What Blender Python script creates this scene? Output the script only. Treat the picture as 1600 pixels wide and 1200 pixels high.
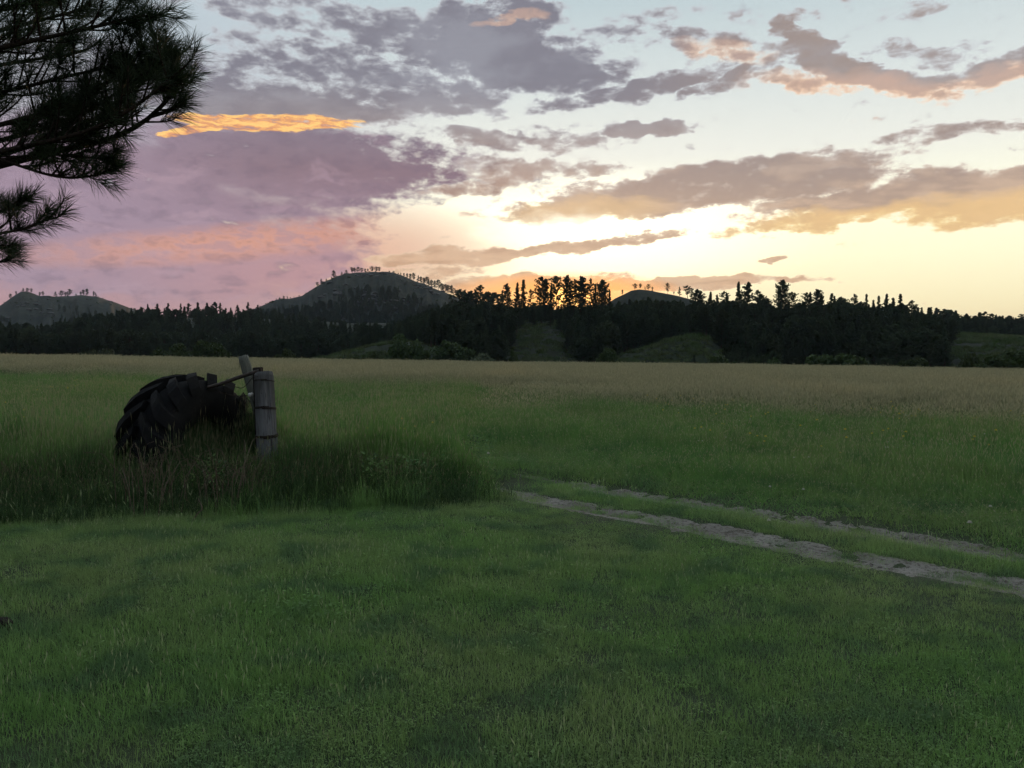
import bpy, bmesh, math, random
import numpy as np
from mathutils import Vector, Matrix

# ------------------------------------------------------------------ camera, world, sun, exposure
sc = bpy.context.scene
for o in list(bpy.data.objects):
    bpy.data.objects.remove(o)
C = sc.collection
FPX, HROW, CAMZ = 1240.0, 548.0, 1.72          # focal length in pixels of the 1600 px photograph, horizon row, eye height
PITCH = math.atan((600 - HROW) / FPX)
cam_d = bpy.data.cameras.new('camera')
cam_d.sensor_width = 36.0
cam_d.lens = 36.0 * FPX / 1600.0
cam_d.clip_start, cam_d.clip_end = 0.05, 20000
cam = bpy.data.objects.new('camera', cam_d)
C.objects.link(cam)
cam.location = (0, 0, CAMZ)
cam.rotation_euler = (math.pi / 2 - PITCH, 0, 0)
sc.camera = cam

sc.view_settings.view_transform = 'Standard'
sc.view_settings.look = 'None'
sc.view_settings.exposure = 0.0
sc.view_settings.gamma = 1.0
sc.view_settings.use_curve_mapping = False
sc.cycles.use_denoising = True
sc.cycles.use_adaptive_sampling = True
sc.cycles.adaptive_threshold = 0.02
sc.cycles.adaptive_min_samples = 12
sc.cycles.max_bounces = 6
sc.cycles.diffuse_bounces = 3
sc.cycles.transmission_bounces = 3
sc.cycles.transparent_max_bounces = 4
sc.cycles.caustics_reflective = False
sc.cycles.caustics_refractive = False

def ray(px, py):
    """world direction of a photograph pixel, scaled so that y = 1"""
    u, v = (px - 800) / FPX, (600 - py) / FPX
    c, s = math.cos(PITCH), math.sin(PITCH)
    X, Y, Z = u, c + v * s, -s + v * c
    return X / Y, Z / Y
def azel(px, py):
    X, Z = ray(px, py)
    return math.degrees(math.atan2(X, 1)), math.degrees(math.atan2(Z, math.hypot(X, 1)))
def lin(r, g, b):
    def f(c):
        c /= 255.0
        return c / 12.92 if c <= 0.04045 else ((c + 0.055) / 1.055) ** 2.4
    return (f(r), f(g), f(b), 1.0)

SUN_AZ, SUN_EL = azel(886, 460)                 # the sun stands low behind the pines on the ridge

# ---- world: hand-set dusk gradient and a trace of Nishita sky, with procedural cloud layers in sky directions
world = bpy.data.worlds.new('World')
sc.world = world
world.use_nodes = True
wt = world.node_tree
wt.nodes.clear()
try:
    world.cycles.sampling_method = 'MANUAL'
    world.cycles.sample_map_resolution = 512
except Exception:
    pass

class Sk:
    """small wrapper that turns python arithmetic into shader nodes"""
    def __init__(s, sock): s.s = sock
    def _m(a, op, b=None, c=None):
        n = Sk.t.nodes.new('ShaderNodeMath'); n.operation = op
        for i, v in enumerate((a, b, c)):
            if v is None: continue
            if isinstance(v, Sk): Sk.t.links.new(v.s, n.inputs[i])
            else: n.inputs[i].default_value = v
        return Sk(n.outputs[0])
    def __add__(a, b): return Sk._m(a, 'ADD', b)
    __radd__ = __add__
    def __sub__(a, b): return Sk._m(a, 'SUBTRACT', b)
    def __rsub__(a, b): return Sk._m(b, 'SUBTRACT', a)
    def __mul__(a, b): return Sk._m(a, 'MULTIPLY', b)
    __rmul__ = __mul__
    def __truediv__(a, b): return Sk._m(a, 'DIVIDE', b)
    def mn(a, b): return Sk._m(a, 'MINIMUM', b)
    def mx(a, b): return Sk._m(a, 'MAXIMUM', b)
Sk.t = wt
def smooth(x, a, b, lo=0.0, hi=1.0):
    n = Sk.t.nodes.new('ShaderNodeMapRange'); n.interpolation_type = 'SMOOTHSTEP'
    Sk.t.links.new(x.s, n.inputs['Value'])
    n.inputs['From Min'].default_value = a; n.inputs['From Max'].default_value = b
    n.inputs['To Min'].default_value = lo; n.inputs['To Max'].default_value = hi
    return Sk(n.outputs['Result'])
def comb(x, y, z):
    n = Sk.t.nodes.new('ShaderNodeCombineXYZ')
    for i, v in enumerate((x, y, z)):
        if isinstance(v, Sk): Sk.t.links.new(v.s, n.inputs[i])
        else: n.inputs[i].default_value = v
    return n.outputs[0]
def noise(vec, scale, detail, rough=0.55, dist=0.0):
    n = Sk.t.nodes.new('ShaderNodeTexNoise')
    n.noise_dimensions = '2D'
    Sk.t.links.new(vec, n.inputs['Vector'])
    n.inputs['Scale'].default_value = scale; n.inputs['Detail'].default_value = detail
    n.inputs['Roughness'].default_value = rough; n.inputs['Distortion'].default_value = dist
    return Sk(n.outputs['Fac'])
def ramp(fac, stops):
    n = Sk.t.nodes.new('ShaderNodeValToRGB')
    Sk.t.links.new(fac.s, n.inputs[0])
    e = n.color_ramp.elements
    while len(e) < len(stops): e.new(0.5)
    for k, (p, c) in enumerate(stops):
        e[k].position = p; e[k].color = c
    return n.outputs[0]
def mix(fac, a, b, mode='MIX'):
    n = Sk.t.nodes.new('ShaderNodeMix'); n.data_type = 'RGBA'; n.blend_type = mode; n.clamp_factor = True
    for i, v in ((0, fac), (6, a), (7, b)):
        if isinstance(v, Sk): Sk.t.links.new(v.s, n.inputs[i])
        elif isinstance(v, (int, float)): n.inputs[i].default_value = v
        elif isinstance(v, tuple): n.inputs[i].default_value = v
        else: Sk.t.links.new(v, n.inputs[i])
    return n.outputs[2]

tc = wt.nodes.new('ShaderNodeTexCoord')
sep = wt.nodes.new('ShaderNodeSeparateXYZ')
wt.links.new(tc.outputs['Generated'], sep.inputs[0])
dx, dy, dz = (Sk(o) for o in sep.outputs)
AZ = Sk._m(dx, 'ARCTAN2', dy) * 57.29578
EL = Sk._m(dz.mn(1.0).mx(-1.0), 'ARCSINE') * 57.29578
P = comb(AZ, EL, 1.0)
inv = Sk._m(1.0, 'DIVIDE', dz.mx(0.0) + 0.11)
Q = comb(dx * inv, dy * inv, dz * 0.6)          # cloud deck seen in perspective

# warp the direction a little so that the cloud outlines are ragged
wn = wt.nodes.new('ShaderNodeTexNoise'); wn.noise_dimensions = '2D'; wn.inputs['Scale'].default_value = 0.22
wn.inputs['Detail'].default_value = 5; wn.inputs['Roughness'].default_value = 0.62
mp0 = wt.nodes.new('ShaderNodeMapping'); mp0.inputs['Scale'].default_value = (0.75, 1.6, 1.0)
wt.links.new(P, mp0.inputs[0]); wt.links.new(mp0.outputs[0], wn.inputs['Vector'])
vs = wt.nodes.new('ShaderNodeVectorMath'); vs.operation = 'SUBTRACT'
wt.links.new(wn.outputs['Color'], vs.inputs[0]); vs.inputs[1].default_value = (0.5, 0.5, 0.5)
vm = wt.nodes.new('ShaderNodeVectorMath'); vm.operation = 'MULTIPLY_ADD'
wt.links.new(vs.outputs[0], vm.inputs[0]); vm.inputs[1].default_value = (6.5, 2.3, 0.0)
wt.links.new(P, vm.inputs[2])
PW = vm.outputs[0]

def dotp(vec, a):
    n = wt.nodes.new('ShaderNodeVectorMath'); n.operation = 'DOT_PRODUCT'
    wt.links.new(vec, n.inputs[0]); n.inputs[1].default_value = a
    return Sk(n.outputs['Value'])
def ell2(px, py, hw, hh, rot, vec):
    """squared elliptical distance from a patch of sky; centre and half sizes in photograph pixels"""
    a, e = azel(px, py)
    sx = (azel(px + hw, py)[0] - azel(px - hw, py)[0]) / 2
    sy = (azel(px, py - hh)[1] - azel(px, py + hh)[1]) / 2
    c, s_ = math.cos(math.radians(rot)), math.sin(math.radians(rot))
    u = dotp(vec, (c / sx, s_ / sx, -(c * a + s_ * e) / sx))
    v = dotp(vec, (-s_ / sy, c / sy, -(-s_ * a + c * e) / sy))
    return Sk._m(v, 'MULTIPLY_ADD', v, u * u)
def blob(px, py, hw, hh, rot=0.0, vec=None, gain=1.25):
    d = ell2(px, py, hw, hh, rot, vec if vec is not None else PW)
    g = gain or 1.0
    r = Sk._m(d, 'MULTIPLY_ADD', -g, g).mx(0.0)
    return r.mn(1.0) if gain else r
def total(blobs, gain=1.3):
    acc = None
    for b in blobs:
        *p, amp = b
        t = Sk._m(ell2(*p, PW), 'MULTIPLY_ADD', -gain * amp, gain * amp).mn(amp)
        acc = t.mx(0.0) if acc is None else acc.mx(t)
    return acc

# --- clear dusk sky
clear = ramp(EL * (1 / 45.0), [
    (0.00, lin(244, 208, 160)), (0.06, lin(255, 240, 194)), (0.14, (1.06, 1.01, 0.70, 1)), (0.22, (1.04, 1.02, 0.80, 1)),
    (0.30, lin(238, 239, 230)), (0.40, lin(216, 224, 223)), (0.53, lin(186, 203, 209)), (0.75, lin(182, 199, 208)), (1.0, lin(178, 196, 207))])
# away from the sun the low sky turns pink and mauve, the high sky pale blue grey
far = ramp(EL * (1 / 45.0), [
    (0.00, lin(180, 142, 148)), (0.12, lin(184, 146, 150)), (0.25, lin(176, 158, 172)), (0.40, lin(186, 196, 206)),
    (0.55, lin(190, 205, 212)), (0.8, lin(184, 200, 209)), (1.0, lin(178, 196, 207))])
sa, ca = math.sin(math.radians(SUN_AZ)), math.cos(math.radians(SUN_AZ))
cosaz = (dx * sa + dy * ca)
hl = Sk._m(dx * dx + dy * dy, 'SQRT').mx(0.001)
toward = cosaz / hl                              # 1 toward the sun's side of the sky, -1 behind
left_amt = smooth(AZ, *sorted((azel(760, 400)[0], azel(200, 400)[0])), 1.0, 0.0)
side = left_amt.mx(smooth(AZ, 45, 100, 0.0, 1.0))
base = mix(side, clear, far)
east = ramp(EL * (1 / 60.0), [(0.0, lin(110, 116, 124)), (0.15, lin(116, 124, 132)), (0.4, lin(120, 134, 148)), (1.0, lin(160, 178, 192))])
base = mix(smooth(toward, 0.35, -0.45), base, east)         # the sky opposite the sunset is already dim
nish = wt.nodes.new('ShaderNodeTexSky'); nish.sky_type = 'NISHITA'; nish.sun_disc = False
nish.sun_elevation = math.radians(SUN_EL); nish.sun_rotation = math.radians(SUN_AZ)
nish.air_density = 1.0; nish.dust_density = 1.5; nish.ozone_density = 1.0
nv = wt.nodes.new('ShaderNodeVectorMath'); nv.operation = 'SCALE'
wt.links.new(nish.outputs[0], nv.inputs[0]); nv.inputs['Scale'].default_value = 0.06
base = mix(0.05, base, nv.outputs[0])
# glow round the hidden sun
glow = blob(930, 365, 420, 120, 0, P, None); glow = glow * glow
base = mix(glow * 0.42, base, (1.10, 1.02, 0.80, 1), 'ADD')
core = blob(850, 354, 125, 30, 4, PW, 1.2); core = core * core

# --- the broad mauve deck on the left, lit pink and orange below
n1 = noise(Q, 2.1, 7, 0.6, 0.0)
mpd = wt.nodes.new('ShaderNodeMapping'); mpd.inputs['Scale'].default_value = (0.10, 0.34, 1.0)
wt.links.new(PW, mpd.inputs[0])
n2 = noise(mpd.outputs[0], 1.9, 8, 0.6, 0.0)
mpf = wt.nodes.new('ShaderNodeMapping'); mpf.inputs['Scale'].default_value = (0.27, 0.60, 1.0)
wt.links.new(P, mpf.inputs[0])
n3 = noise(mpf.outputs[0], 2.0, 8, 0.60, 0.0)
deck_m = total(gain=1.0, blobs=[(80, 335, 700, 175, 0, 1.0), (470, 262, 400, 84, -3, 1.0), (660, 268, 290, 74, -8, 0.66), (330, 395, 470, 105, 3, 0.95),
                (560, 325, 300, 66, 2, 0.72), (60, 255, 480, 84, 0, 1.0), (690, 318, 210, 34, 4, 0.60)])
deck_raw = deck_m + (n2 - 0.5) * 0.7 + (n3 - 0.5) * smooth(AZ, -18, -6, 0.35, 1.5) - 0.17
deck_raw = deck_raw - smooth(AZ, azel(470, 380)[0], azel(740, 380)[0]) * smooth(EL, azel(600, 270)[1], azel(600, 350)[1]) * 0.75
deck_a = smooth(deck_raw, 0.0, 0.55)
deck_c = ramp((EL - 3.0) * (1 / 13.0), [(0.0, lin(184, 144, 148)), (0.22, lin(186, 146, 150)), (0.42, lin(160, 136, 150)), (0.72, lin(140, 118, 128)), (1.0, lin(134, 124, 138))])
deck_l = mix(smooth(AZ, -32, -14, 0.85, 0.0), deck_c, lin(160, 141, 158))
orange = blob(400, 376, 420, 34, 7, P, None) * smooth(n3, 0.36, 0.60, 0.35, 1.0)
deck_l = mix(orange * 0.85, deck_l, lin(226, 162, 134))
deck_l = mix(smooth(n3, 0.47, 0.70, 0.0, 0.38), deck_l, lin(118, 103, 118))
deck_l = mix(smooth(n2, 0.52, 0.72, 0.0, 0.35), deck_l, lin(188, 160, 172))
low_pink = blob(180, 455, 620, 120, 0, P, None)
base = mix((low_pink * 1.2).mn(0.85), base, lin(186, 148, 151))
peach = blob(575, 398, 270, 85, 4, P, None)
base = mix(peach * 0.9, base, lin(226, 180, 156))
sky = mix(deck_a, base, deck_l)

# --- broken grey clouds above, streaks and bands on the right
cov = total([
    (350, 130, 230, 56, 0, 0.70), (500, 105, 280, 56, -3, 0.74), (420, 165, 320, 40, 0, 0.92), (620, 155, 260, 44, 4, 0.74), (690, 70, 280, 62, -8, 0.74), (800, 85, 210, 75, -12, 1.05), (780, 25, 150, 40, 0, 0.85),
    (470, 25, 300, 40, 0, 0.55), (150, 120, 260, 90, 0, 0.62), (870, 120, 130, 34, 8, 0.72),
    (985, 142, 190, 27, 10, 0.86), (1130, 125, 110, 22, 18, 0.72), (1110, 72, 130, 32, -10, 0.62), (1000, 40, 150, 30, 5, 0.48), (1240, 20, 160, 24, 0, 0.44), (1420, 20, 120, 24, 8, 0.42),
    (1255, 62, 95, 36, -38, 0.90), (1340, 112, 190, 32, -20, 0.98), (1440, 128, 110, 26, 5, 0.85), (1560, 112, 130, 24, 4, 0.72), (1460, 78, 120, 22, -10, 0.5), (1250, 128, 110, 26, -14, 0.6),
    (1015, 203, 92, 17, -3, 0.88), (1460, 207, 100, 19, 3, 0.62), (1570, 200, 95, 17, 0, 0.6),
    (880, 215, 150, 32, 0, 0.46), (775, 217, 90, 22, -4, 0.72), (800, 262, 120, 24, -4, 0.6), (890, 265, 110, 14, 2, 0.55), (740, 290, 120, 18, 4, 0.66),
    (1110, 288, 330, 44, 5, 1.0), (1010, 316, 330, 26, 3, 0.92), (1240, 285, 190, 40, 4, 0.92), (1430, 306, 330, 44, 1, 1.0), (1600, 300, 260, 50, 6, 0.95), (1280, 350, 190, 17, 4, 0.72),
    (720, 398, 190, 17, 3, 0.86), (870, 388, 210, 15, 6, 0.88), (1000, 372, 120, 12, 5, 0.6), (640, 430, 150, 22, 8, 0.62), (820, 442, 210, 20, 4, 0.82),
    (1060, 444, 250, 15, 1, 0.92), (1200, 438, 150, 9, 1, 0.72), (1206, 402, 24, 7, 4, 0.75)])
# unseen sky: broken cloud, thinned there so that more light reaches the ground
outside = smooth(EL, 24, 34, 0.0, 1.0).mx(smooth(toward, 0.45, 0.75, 1.0, 0.0))
cov = cov.mx(outside * 0.34)
raw = cov + (n3 - 0.5) * 1.45 + (n1 - 0.5) * 0.7 - 0.25
alpha = smooth(raw, 0.0, 0.36)
thick = smooth(raw, 0.06, 0.58)
warmth = smooth(EL, 4, 19, 1.0, 0.0) * smooth(AZ, azel(80, 300)[0], azel(520, 300)[0])
core_c = mix(warmth, mix(smooth(toward, 0.35, -0.45), lin(124, 121, 133), lin(92, 92, 108)), lin(204, 164, 132))
core_c = mix(smooth(AZ, 4, 22) * (1.0 - warmth), core_c, lin(154, 138, 132))
edge_c = mix(warmth, mix(smooth(toward, 0.35, -0.45), lin(196, 199, 205), lin(118, 120, 136)), lin(236, 205, 172))
core_c = mix(smooth(n1, 0.46, 0.64, 0.0, 0.35) * (1.0 - warmth), core_c, mix(smooth(toward, 0.35, -0.45), lin(166, 168, 178), lin(104, 106, 122)))
core_c = mix(smooth(n1, 0.42, 0.60, 0.0, 0.60) * warmth, core_c, lin(230, 194, 160))
# undersides that still catch the sun
und = total([(1330, 148, 230, 46, -8, 1.0), (1540, 128, 140, 24, 4, 0.9), (1130, 84, 90, 20, -8, 0.7), (800, 30, 70, 9, 2, 0.9), (1200, 140, 60, 14, 12, 0.6)])
und2 = total([(1400, 345, 420, 32, 2, 1.0), (900, 330, 160, 22, 2, 0.6), (1560, 330, 200, 40, 0, 0.8)])
edge_c = mix(und, edge_c, lin(255, 218, 184))
core_c = mix(und * 0.55, core_c, lin(216, 174, 150))
core_c = mix(und2 * 0.8, core_c, lin(234, 192, 132))
edge_c = mix(und2, edge_c, lin(252, 222, 160))
sky = mix(alpha * 0.94, sky, mix(thick, edge_c, core_c))

# --- thin sheet edge above the deck that glows gold
vh = wt.nodes.new('ShaderNodeVectorMath'); vh.operation = 'MULTIPLY_ADD'
wt.links.new(vs.outputs[0], vh.inputs[0]); vh.inputs[1].default_value = (3.0, 0.9, 0.0); wt.links.new(P, vh.inputs[2])
PH = vh.outputs[0]
gold_m = (blob(422, 193, 178, 17, 2.5, PH, 1.4)).mx(blob(300, 204, 70, 8, 14, PH, 1.5))
mpg = wt.nodes.new('ShaderNodeMapping'); mpg.inputs['Scale'].default_value = (0.5, 2.2, 1.0)
wt.links.new(PH, mpg.inputs[0])
n4 = noise(mpg.outputs[0], 1.5, 7, 0.62, 0.3)
gold_a = smooth(gold_m + (n4 - 0.5) * 1.0, 0.30, 0.62)
sky = mix(gold_a * smooth(n4, 0.30, 0.46, 0.35, 1.0), sky, mix(smooth(n4, 0.42, 0.6), lin(226, 158, 110), lin(255, 204, 128)))
# --- the sun's own light, through the gap in the cloud and behind the pines
sky = mix(core * 0.75, sky, (1.25, 1.18, 0.95, 1))
sunglow = blob(880, 464, 200, 42, 0, P, None)
sky = mix(sunglow * 0.9, sky, (1.5, 0.62, 0.12, 1))
sunhot = blob(888, 462, 46, 22, 0, P, None); sunhot = sunhot * sunhot
sky = mix(sunhot, sky, (2.4, 1.3, 0.35, 1), 'ADD')
bg = wt.nodes.new('ShaderNodeBackground')
wt.links.new(sky, bg.inputs[0]); bg.inputs[1].default_value = 1.08
wo = wt.nodes.new('ShaderNodeOutputWorld')
wt.links.new(bg.outputs[0], wo.inputs[0])

sun_d = bpy.data.lights.new('sun', 'SUN')
sun_d.energy = 1.0; sun_d.angle = math.radians(0.53); sun_d.color = (1.0, 0.55, 0.25)
sun = bpy.data.objects.new('sun', sun_d); C.objects.link(sun)
_a, _e = math.radians(SUN_AZ), math.radians(SUN_EL)
sun.rotation_euler = Vector((math.sin(_a) * math.cos(_e), math.cos(_a) * math.cos(_e), math.sin(_e))).to_track_quat('Z', 'Y').to_euler()

# ------------------------------------------------------------------ helpers
def rng(seed): return np.random.default_rng(seed)
_perm = rng(7).random((256, 256))
def vnoise(x, y):
    x = np.asarray(x, float); y = np.asarray(y, float)
    xi, yi = np.floor(x).astype(int), np.floor(y).astype(int)
    fx, fy = x - xi, y - yi
    fx, fy = fx * fx * (3 - 2 * fx), fy * fy * (3 - 2 * fy)
    g = lambda i, j: _perm[i & 255, j & 255]
    return (g(xi, yi) * (1 - fx) + g(xi + 1, yi) * fx) * (1 - fy) + (g(xi, yi + 1) * (1 - fx) + g(xi + 1, yi + 1) * fx) * fy
def fbm(x, y, o=4, gain=0.5):
    s, a, t = 0, 1.0, 0
    for k in range(o):
        s = s + a * (vnoise(x * 2 ** k + 17.3 * k, y * 2 ** k + 5.1 * k) - 0.5); t += a; a *= gain
    return s / t                                   # about -0.5 .. 0.5
def sstep(a, b, x):
    t = np.clip((np.asarray(x, float) - a) / (b - a), 0, 1)
    return t * t * (3 - 2 * t)

def mesh_from(name, v, f, smooth_=False, mats=None):
    m = bpy.data.meshes.new(name)
    v = np.asarray(v, np.float32); 
    if isinstance(f, np.ndarray):
        k = f.shape[1]
        m.vertices.add(len(v)); m.vertices.foreach_set('co', v.ravel())
        m.loops.add(f.size); m.loops.foreach_set('vertex_index', f.ravel().astype(np.int32))
        m.polygons.add(len(f)); m.polygons.foreach_set('loop_start', np.arange(0, f.size, k, dtype=np.int32))
        m.update(calc_edges=True)
    else:
        m.from_pydata([tuple(p) for p in v], [], f)
    if smooth_:
        m.polygons.foreach_set('use_smooth', np.ones(len(m.polygons), bool))
    for t in (mats or []):
        m.materials.append(t)
    return m
def link(name, mesh, parent=None, loc=None, rot=None):
    o = bpy.data.objects.new(name, mesh); C.objects.link(o)
    if parent is not None: o.parent = parent
    if loc is not None: o.location = loc
    if rot is not None: o.rotation_euler = rot
    return o
def tag(o, label=None, cat=None, group=None, kind=None):
    for k, v in (('label', label), ('category', cat), ('group', group), ('kind', kind)):
        if v: o[k] = v
    return o
def grid_faces(nr, nc):
    i = np.arange(nr - 1)[:, None] * nc + np.arange(nc - 1)[None, :]
    return np.stack([i, i + 1, i + nc + 1, i + nc], -1).reshape(-1, 4)

def material(name):
    m = bpy.data.materials.new(name); m.use_nodes = True
    m.node_tree.nodes.clear(); Sk.t = m.node_tree
    return m
def node(kind, **kw):
    n = Sk.t.nodes.new(kind)
    for k, v in kw.items(): setattr(n, k, v)
    return n
def wpos(scale=(1, 1, 1)):
    g = node('ShaderNodeNewGeometry'); m = node('ShaderNodeMapping')
    m.inputs['Scale'].default_value = scale
    Sk.t.links.new(g.outputs['Position'], m.inputs[0])
    return m.outputs[0]
def noise3(vec, scale, detail=4, rough=0.55):
    n = node('ShaderNodeTexNoise')
    Sk.t.links.new(vec, n.inputs['Vector'])
    n.inputs['Scale'].default_value = scale; n.inputs['Detail'].default_value = detail; n.inputs['Roughness'].default_value = rough
    return Sk(n.outputs['Fac'])
def bsdf_out(color, rough=0.9, bump=None, bstr=0.3, bdist=0.02, spec=0.2, transl=None):
    b = node('ShaderNodeBsdfPrincipled')
    if isinstance(color, tuple): b.inputs['Base Color'].default_value = color
    else: Sk.t.links.new(color, b.inputs['Base Color'])
    b.inputs['Roughness'].default_value = rough
    b.inputs['Specular IOR Level'].default_value = spec
    if bump is not None:
        n = node('ShaderNodeBump'); n.inputs['Strength'].default_value = bstr; n.inputs['Distance'].default_value = bdist
        Sk.t.links.new(bump.s, n.inputs['Height']); Sk.t.links.new(n.outputs[0], b.inputs['Normal'])
    out = node('ShaderNodeOutputMaterial')
    if transl:
        tr = node('ShaderNodeBsdfTranslucent')
        if isinstance(color, tuple): tr.inputs[0].default_value = color
        else: Sk.t.links.new(color, tr.inputs[0])
        mx = node('ShaderNodeMixShader'); mx.inputs[0].default_value = transl
        Sk.t.links.new(b.outputs[0], mx.inputs[1]); Sk.t.links.new(tr.outputs[0], mx.inputs[2])
        Sk.t.links.new(mx.outputs[0], out.inputs[0])
    else:
        Sk.t.links.new(b.outputs[0], out.inputs[0])
    return b

# ------------------------------------------------------------------ the lie of the land
EDGE = 130.0                                       # where the hay field ends and drops to the creek
_ea = np.array([azel(p, 560)[0] for p in (-900, 0, 400, 800, 1200, 1600, 2500)])
_ez = np.array([0.55, 0.50, -0.30, -0.95, -1.25, -1.65, -1.9])
def polar(x, y):
    return np.degrees(np.arctan2(x, y)), np.hypot(x, y)
# wheel ruts of the track: pairs (x, y) along the middle of each rut
def rut_line(pts):
    pts = np.array(pts, float); t = np.r_[0, np.cumsum(np.hypot(*np.diff(pts, axis=0).T))]
    u = np.linspace(0, t[-1], 140)
    # smooth curve through the points
    x = np.interp(u, t, pts[:, 0]); y = np.interp(u, t, pts[:, 1])
    k = np.ones(21) / 21
    xs = np.convolve(np.pad(x, 10, 'edge'), k, 'valid'); ys = np.convolve(np.pad(y, 10, 'edge'), k, 'valid')
    return np.c_[xs, ys]
def gpt(px, py):                                   # a pixel on the flat lawn
    X, Z = ray(px, py); Y = CAMZ / -Z
    return X * Y, Y
RUT_NEAR = rut_line([gpt(*p) for p in ((745, 745), (800, 757), (850, 776), (960, 795), (1080, 813), (1200, 835), (1330, 858), (1460, 878), (1600, 900), (1800, 930), (2300, 1000))])
RUT_FAR = rut_line([gpt(*p) for p in ((790, 728), (850, 738), (900, 748), (1000, 767), (1130, 786), (1250, 803), (1380, 822), (1500, 838), (1600, 852), (1800, 878), (2300, 935))])
def rut_dist(x, y, line):
    x = np.asarray(x, float).ravel(); y = np.asarray(y, float).ravel()
    d = np.full(x.shape, 9e9)
    for k in range(0, len(line), 2):
        d = np.minimum(d, (x - line[k, 0]) ** 2 + (y - line[k, 1]) ** 2)
    return np.sqrt(d)
def ground_z(x, y):
    x = np.asarray(x, float); y = np.asarray(y, float)
    az, r = polar(x, y)
    ze = np.interp(az, _ea, _ez) * np.where(np.abs(az) > 60, np.clip((110 - np.abs(az)) / 50, 0, 1), 1)
    z = np.where(r < EDGE, ze * r / EDGE, ze)
    z = z + fbm(x / 9, y / 9, 2) * 0.16 * sstep(3, 14, r) + fbm(x / 1.7, y / 1.7, 3) * 0.05
    drop = sstep(EDGE - 8, EDGE + 45, r) * np.clip((70 - np.abs(az)) / 20, 0, 1)
    z = z - drop * (4.5 + 2.0 * fbm(x / 40, y / 40, 2))
    return z

# hills: skyline (photograph pixels of bare ground), distance, depth in front, depth behind, roughness
HILLS = {
 'far_hill':    dict(sky=[(-420, 520), (-260, 500), (-120, 486), (-40, 484), (0, 478), (20, 464), (32, 457.5), (45, 457), (62, 463), (85, 464.5), (110, 463.5), (128, 462), (150, 465), (180, 474), (215, 486), (270, 505), (330, 530)], D=1500, wf=520, wb=500, n=7, gully=(34, 0.5)),
 'round_hill':  dict(sky=[(330, 520), (380, 492), (410, 479), (432, 471.5), (455, 467.5), (472, 463.5), (495, 448.5), (512, 440.5), (524, 435), (540, 429), (560, 427), (585, 426.5), (605, 428), (622, 431.5), (645, 440), (670, 449), (700, 461), (740, 474), (800, 492), (900, 515)], D=1100, wf=430, wb=400, n=5, gully=(34, 0.6)),
 'west_ridge':  dict(sky=[(-500, 512), (-200, 512), (0, 520), (90, 517), (150, 505), (200, 500), (300, 498), (400, 500), (480, 503), (560, 506), (660, 505), (760, 500), (850, 510)], D=560, wf=250, wb=150, n=3),
 'knoll':       dict(sky=[(880, 500), (940, 480), (962, 466), (975, 460), (986, 454.5), (998, 452.5), (1012, 453.5), (1035, 458), (1060, 463), (1080, 468), (1120, 480), (1180, 500)], D=560, wf=120, wb=110, n=2, gully=(7, 0.8)),
 'pine_ridge':  dict(sky=[(540, 560), (620, 530), (700, 512), (750, 505), (800, 503), (850, 502), (900, 503), (950, 502), (1000, 502), (1060, 504), (1130, 506), (1220, 507), (1300, 508), (1380, 511), (1440, 516), (1500, 522), (1580, 526), (1680, 530), (1800, 542), (1900, 560)], D=335, wf=130, wb=110, n=2),
 'east_ridge':  dict(sky=[(1200, 527), (1300, 521), (1400, 516), (1500, 516), (1560, 517), (1600, 517), (1700, 516), (1900, 514), (2300, 514)], D=520, wf=200, wb=140, n=2.5),
 'meadow_mound': dict(sky=[(415, 580), (450, 572), (480, 564), (520, 555), (560, 546), (600, 537), (640, 534), (690, 545), (730, 575)], D=240, wf=60, wb=60, n=1.1, gully=(2.2, 0.8)),
 'creek_mound': dict(sky=[(915, 582), (950, 566), (975, 553), (1000, 547), (1020, 541), (1050, 530), (1078, 524), (1100, 524), (1125, 540), (1150, 560), (1190, 584)], D=240, wf=60, wb=50, n=1.3, gully=(2.6, 0.8)),
}
for h in HILLS.values():
    a = np.array([azel(*p) for p in h['sky']])
    h['az'] = a[:, 0]; h['te'] = np.tan(np.radians(a[:, 1]))
def hill_z(name, x, y):
    h = HILLS[name]
    az, r = polar(x, y)
    top = CAMZ + np.interp(az, h['az'], h['te']) * h['D']
    inside = (az > h['az'][0]) & (az < h['az'][-1])
    lo = -8.0
    t = np.where(r < h['D'], (h['D'] - r) / h['wf'], (r - h['D']) / h['wb'])
    b = np.where(t < 1, 0.5 * (1 + np.cos(np.pi * np.clip(t, 0, 1))), 0)
    edge = np.clip(np.minimum(az - h['az'][0], h['az'][-1] - az) / 1.0, 0, 1)
    b = b * edge
    s = h['D'] / 12.0
    nz = fbm(x / s, y / s, 4) * h['n'] * np.clip(1.2 - b, 0.26, 1) * 2.0 * (b > 0.001) * np.clip(b * 4, 0, 1)
    if h.get('gully'):                             # ravines running down the slopes
        g = np.abs(fbm(az * h['gully'][1], r / (h['D'] * 0.5), 3)) + 0.5 * np.abs(fbm(az * h['gully'][1] * 2.7 + 9, r / (h['D'] * 0.25), 2))
        nz = nz + h['gully'][0] * (g - 0.16) * 4 * b * np.clip(1 - b * b, 0, 1)
    return np.where(inside & (b > 0), lo + (top - lo) * b + nz, lo - 3)
def land_z(x, y):
    z = ground_z(x, y)
    for k in HILLS: z = np.maximum(z, hill_z(k, x, y))
    return z

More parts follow.
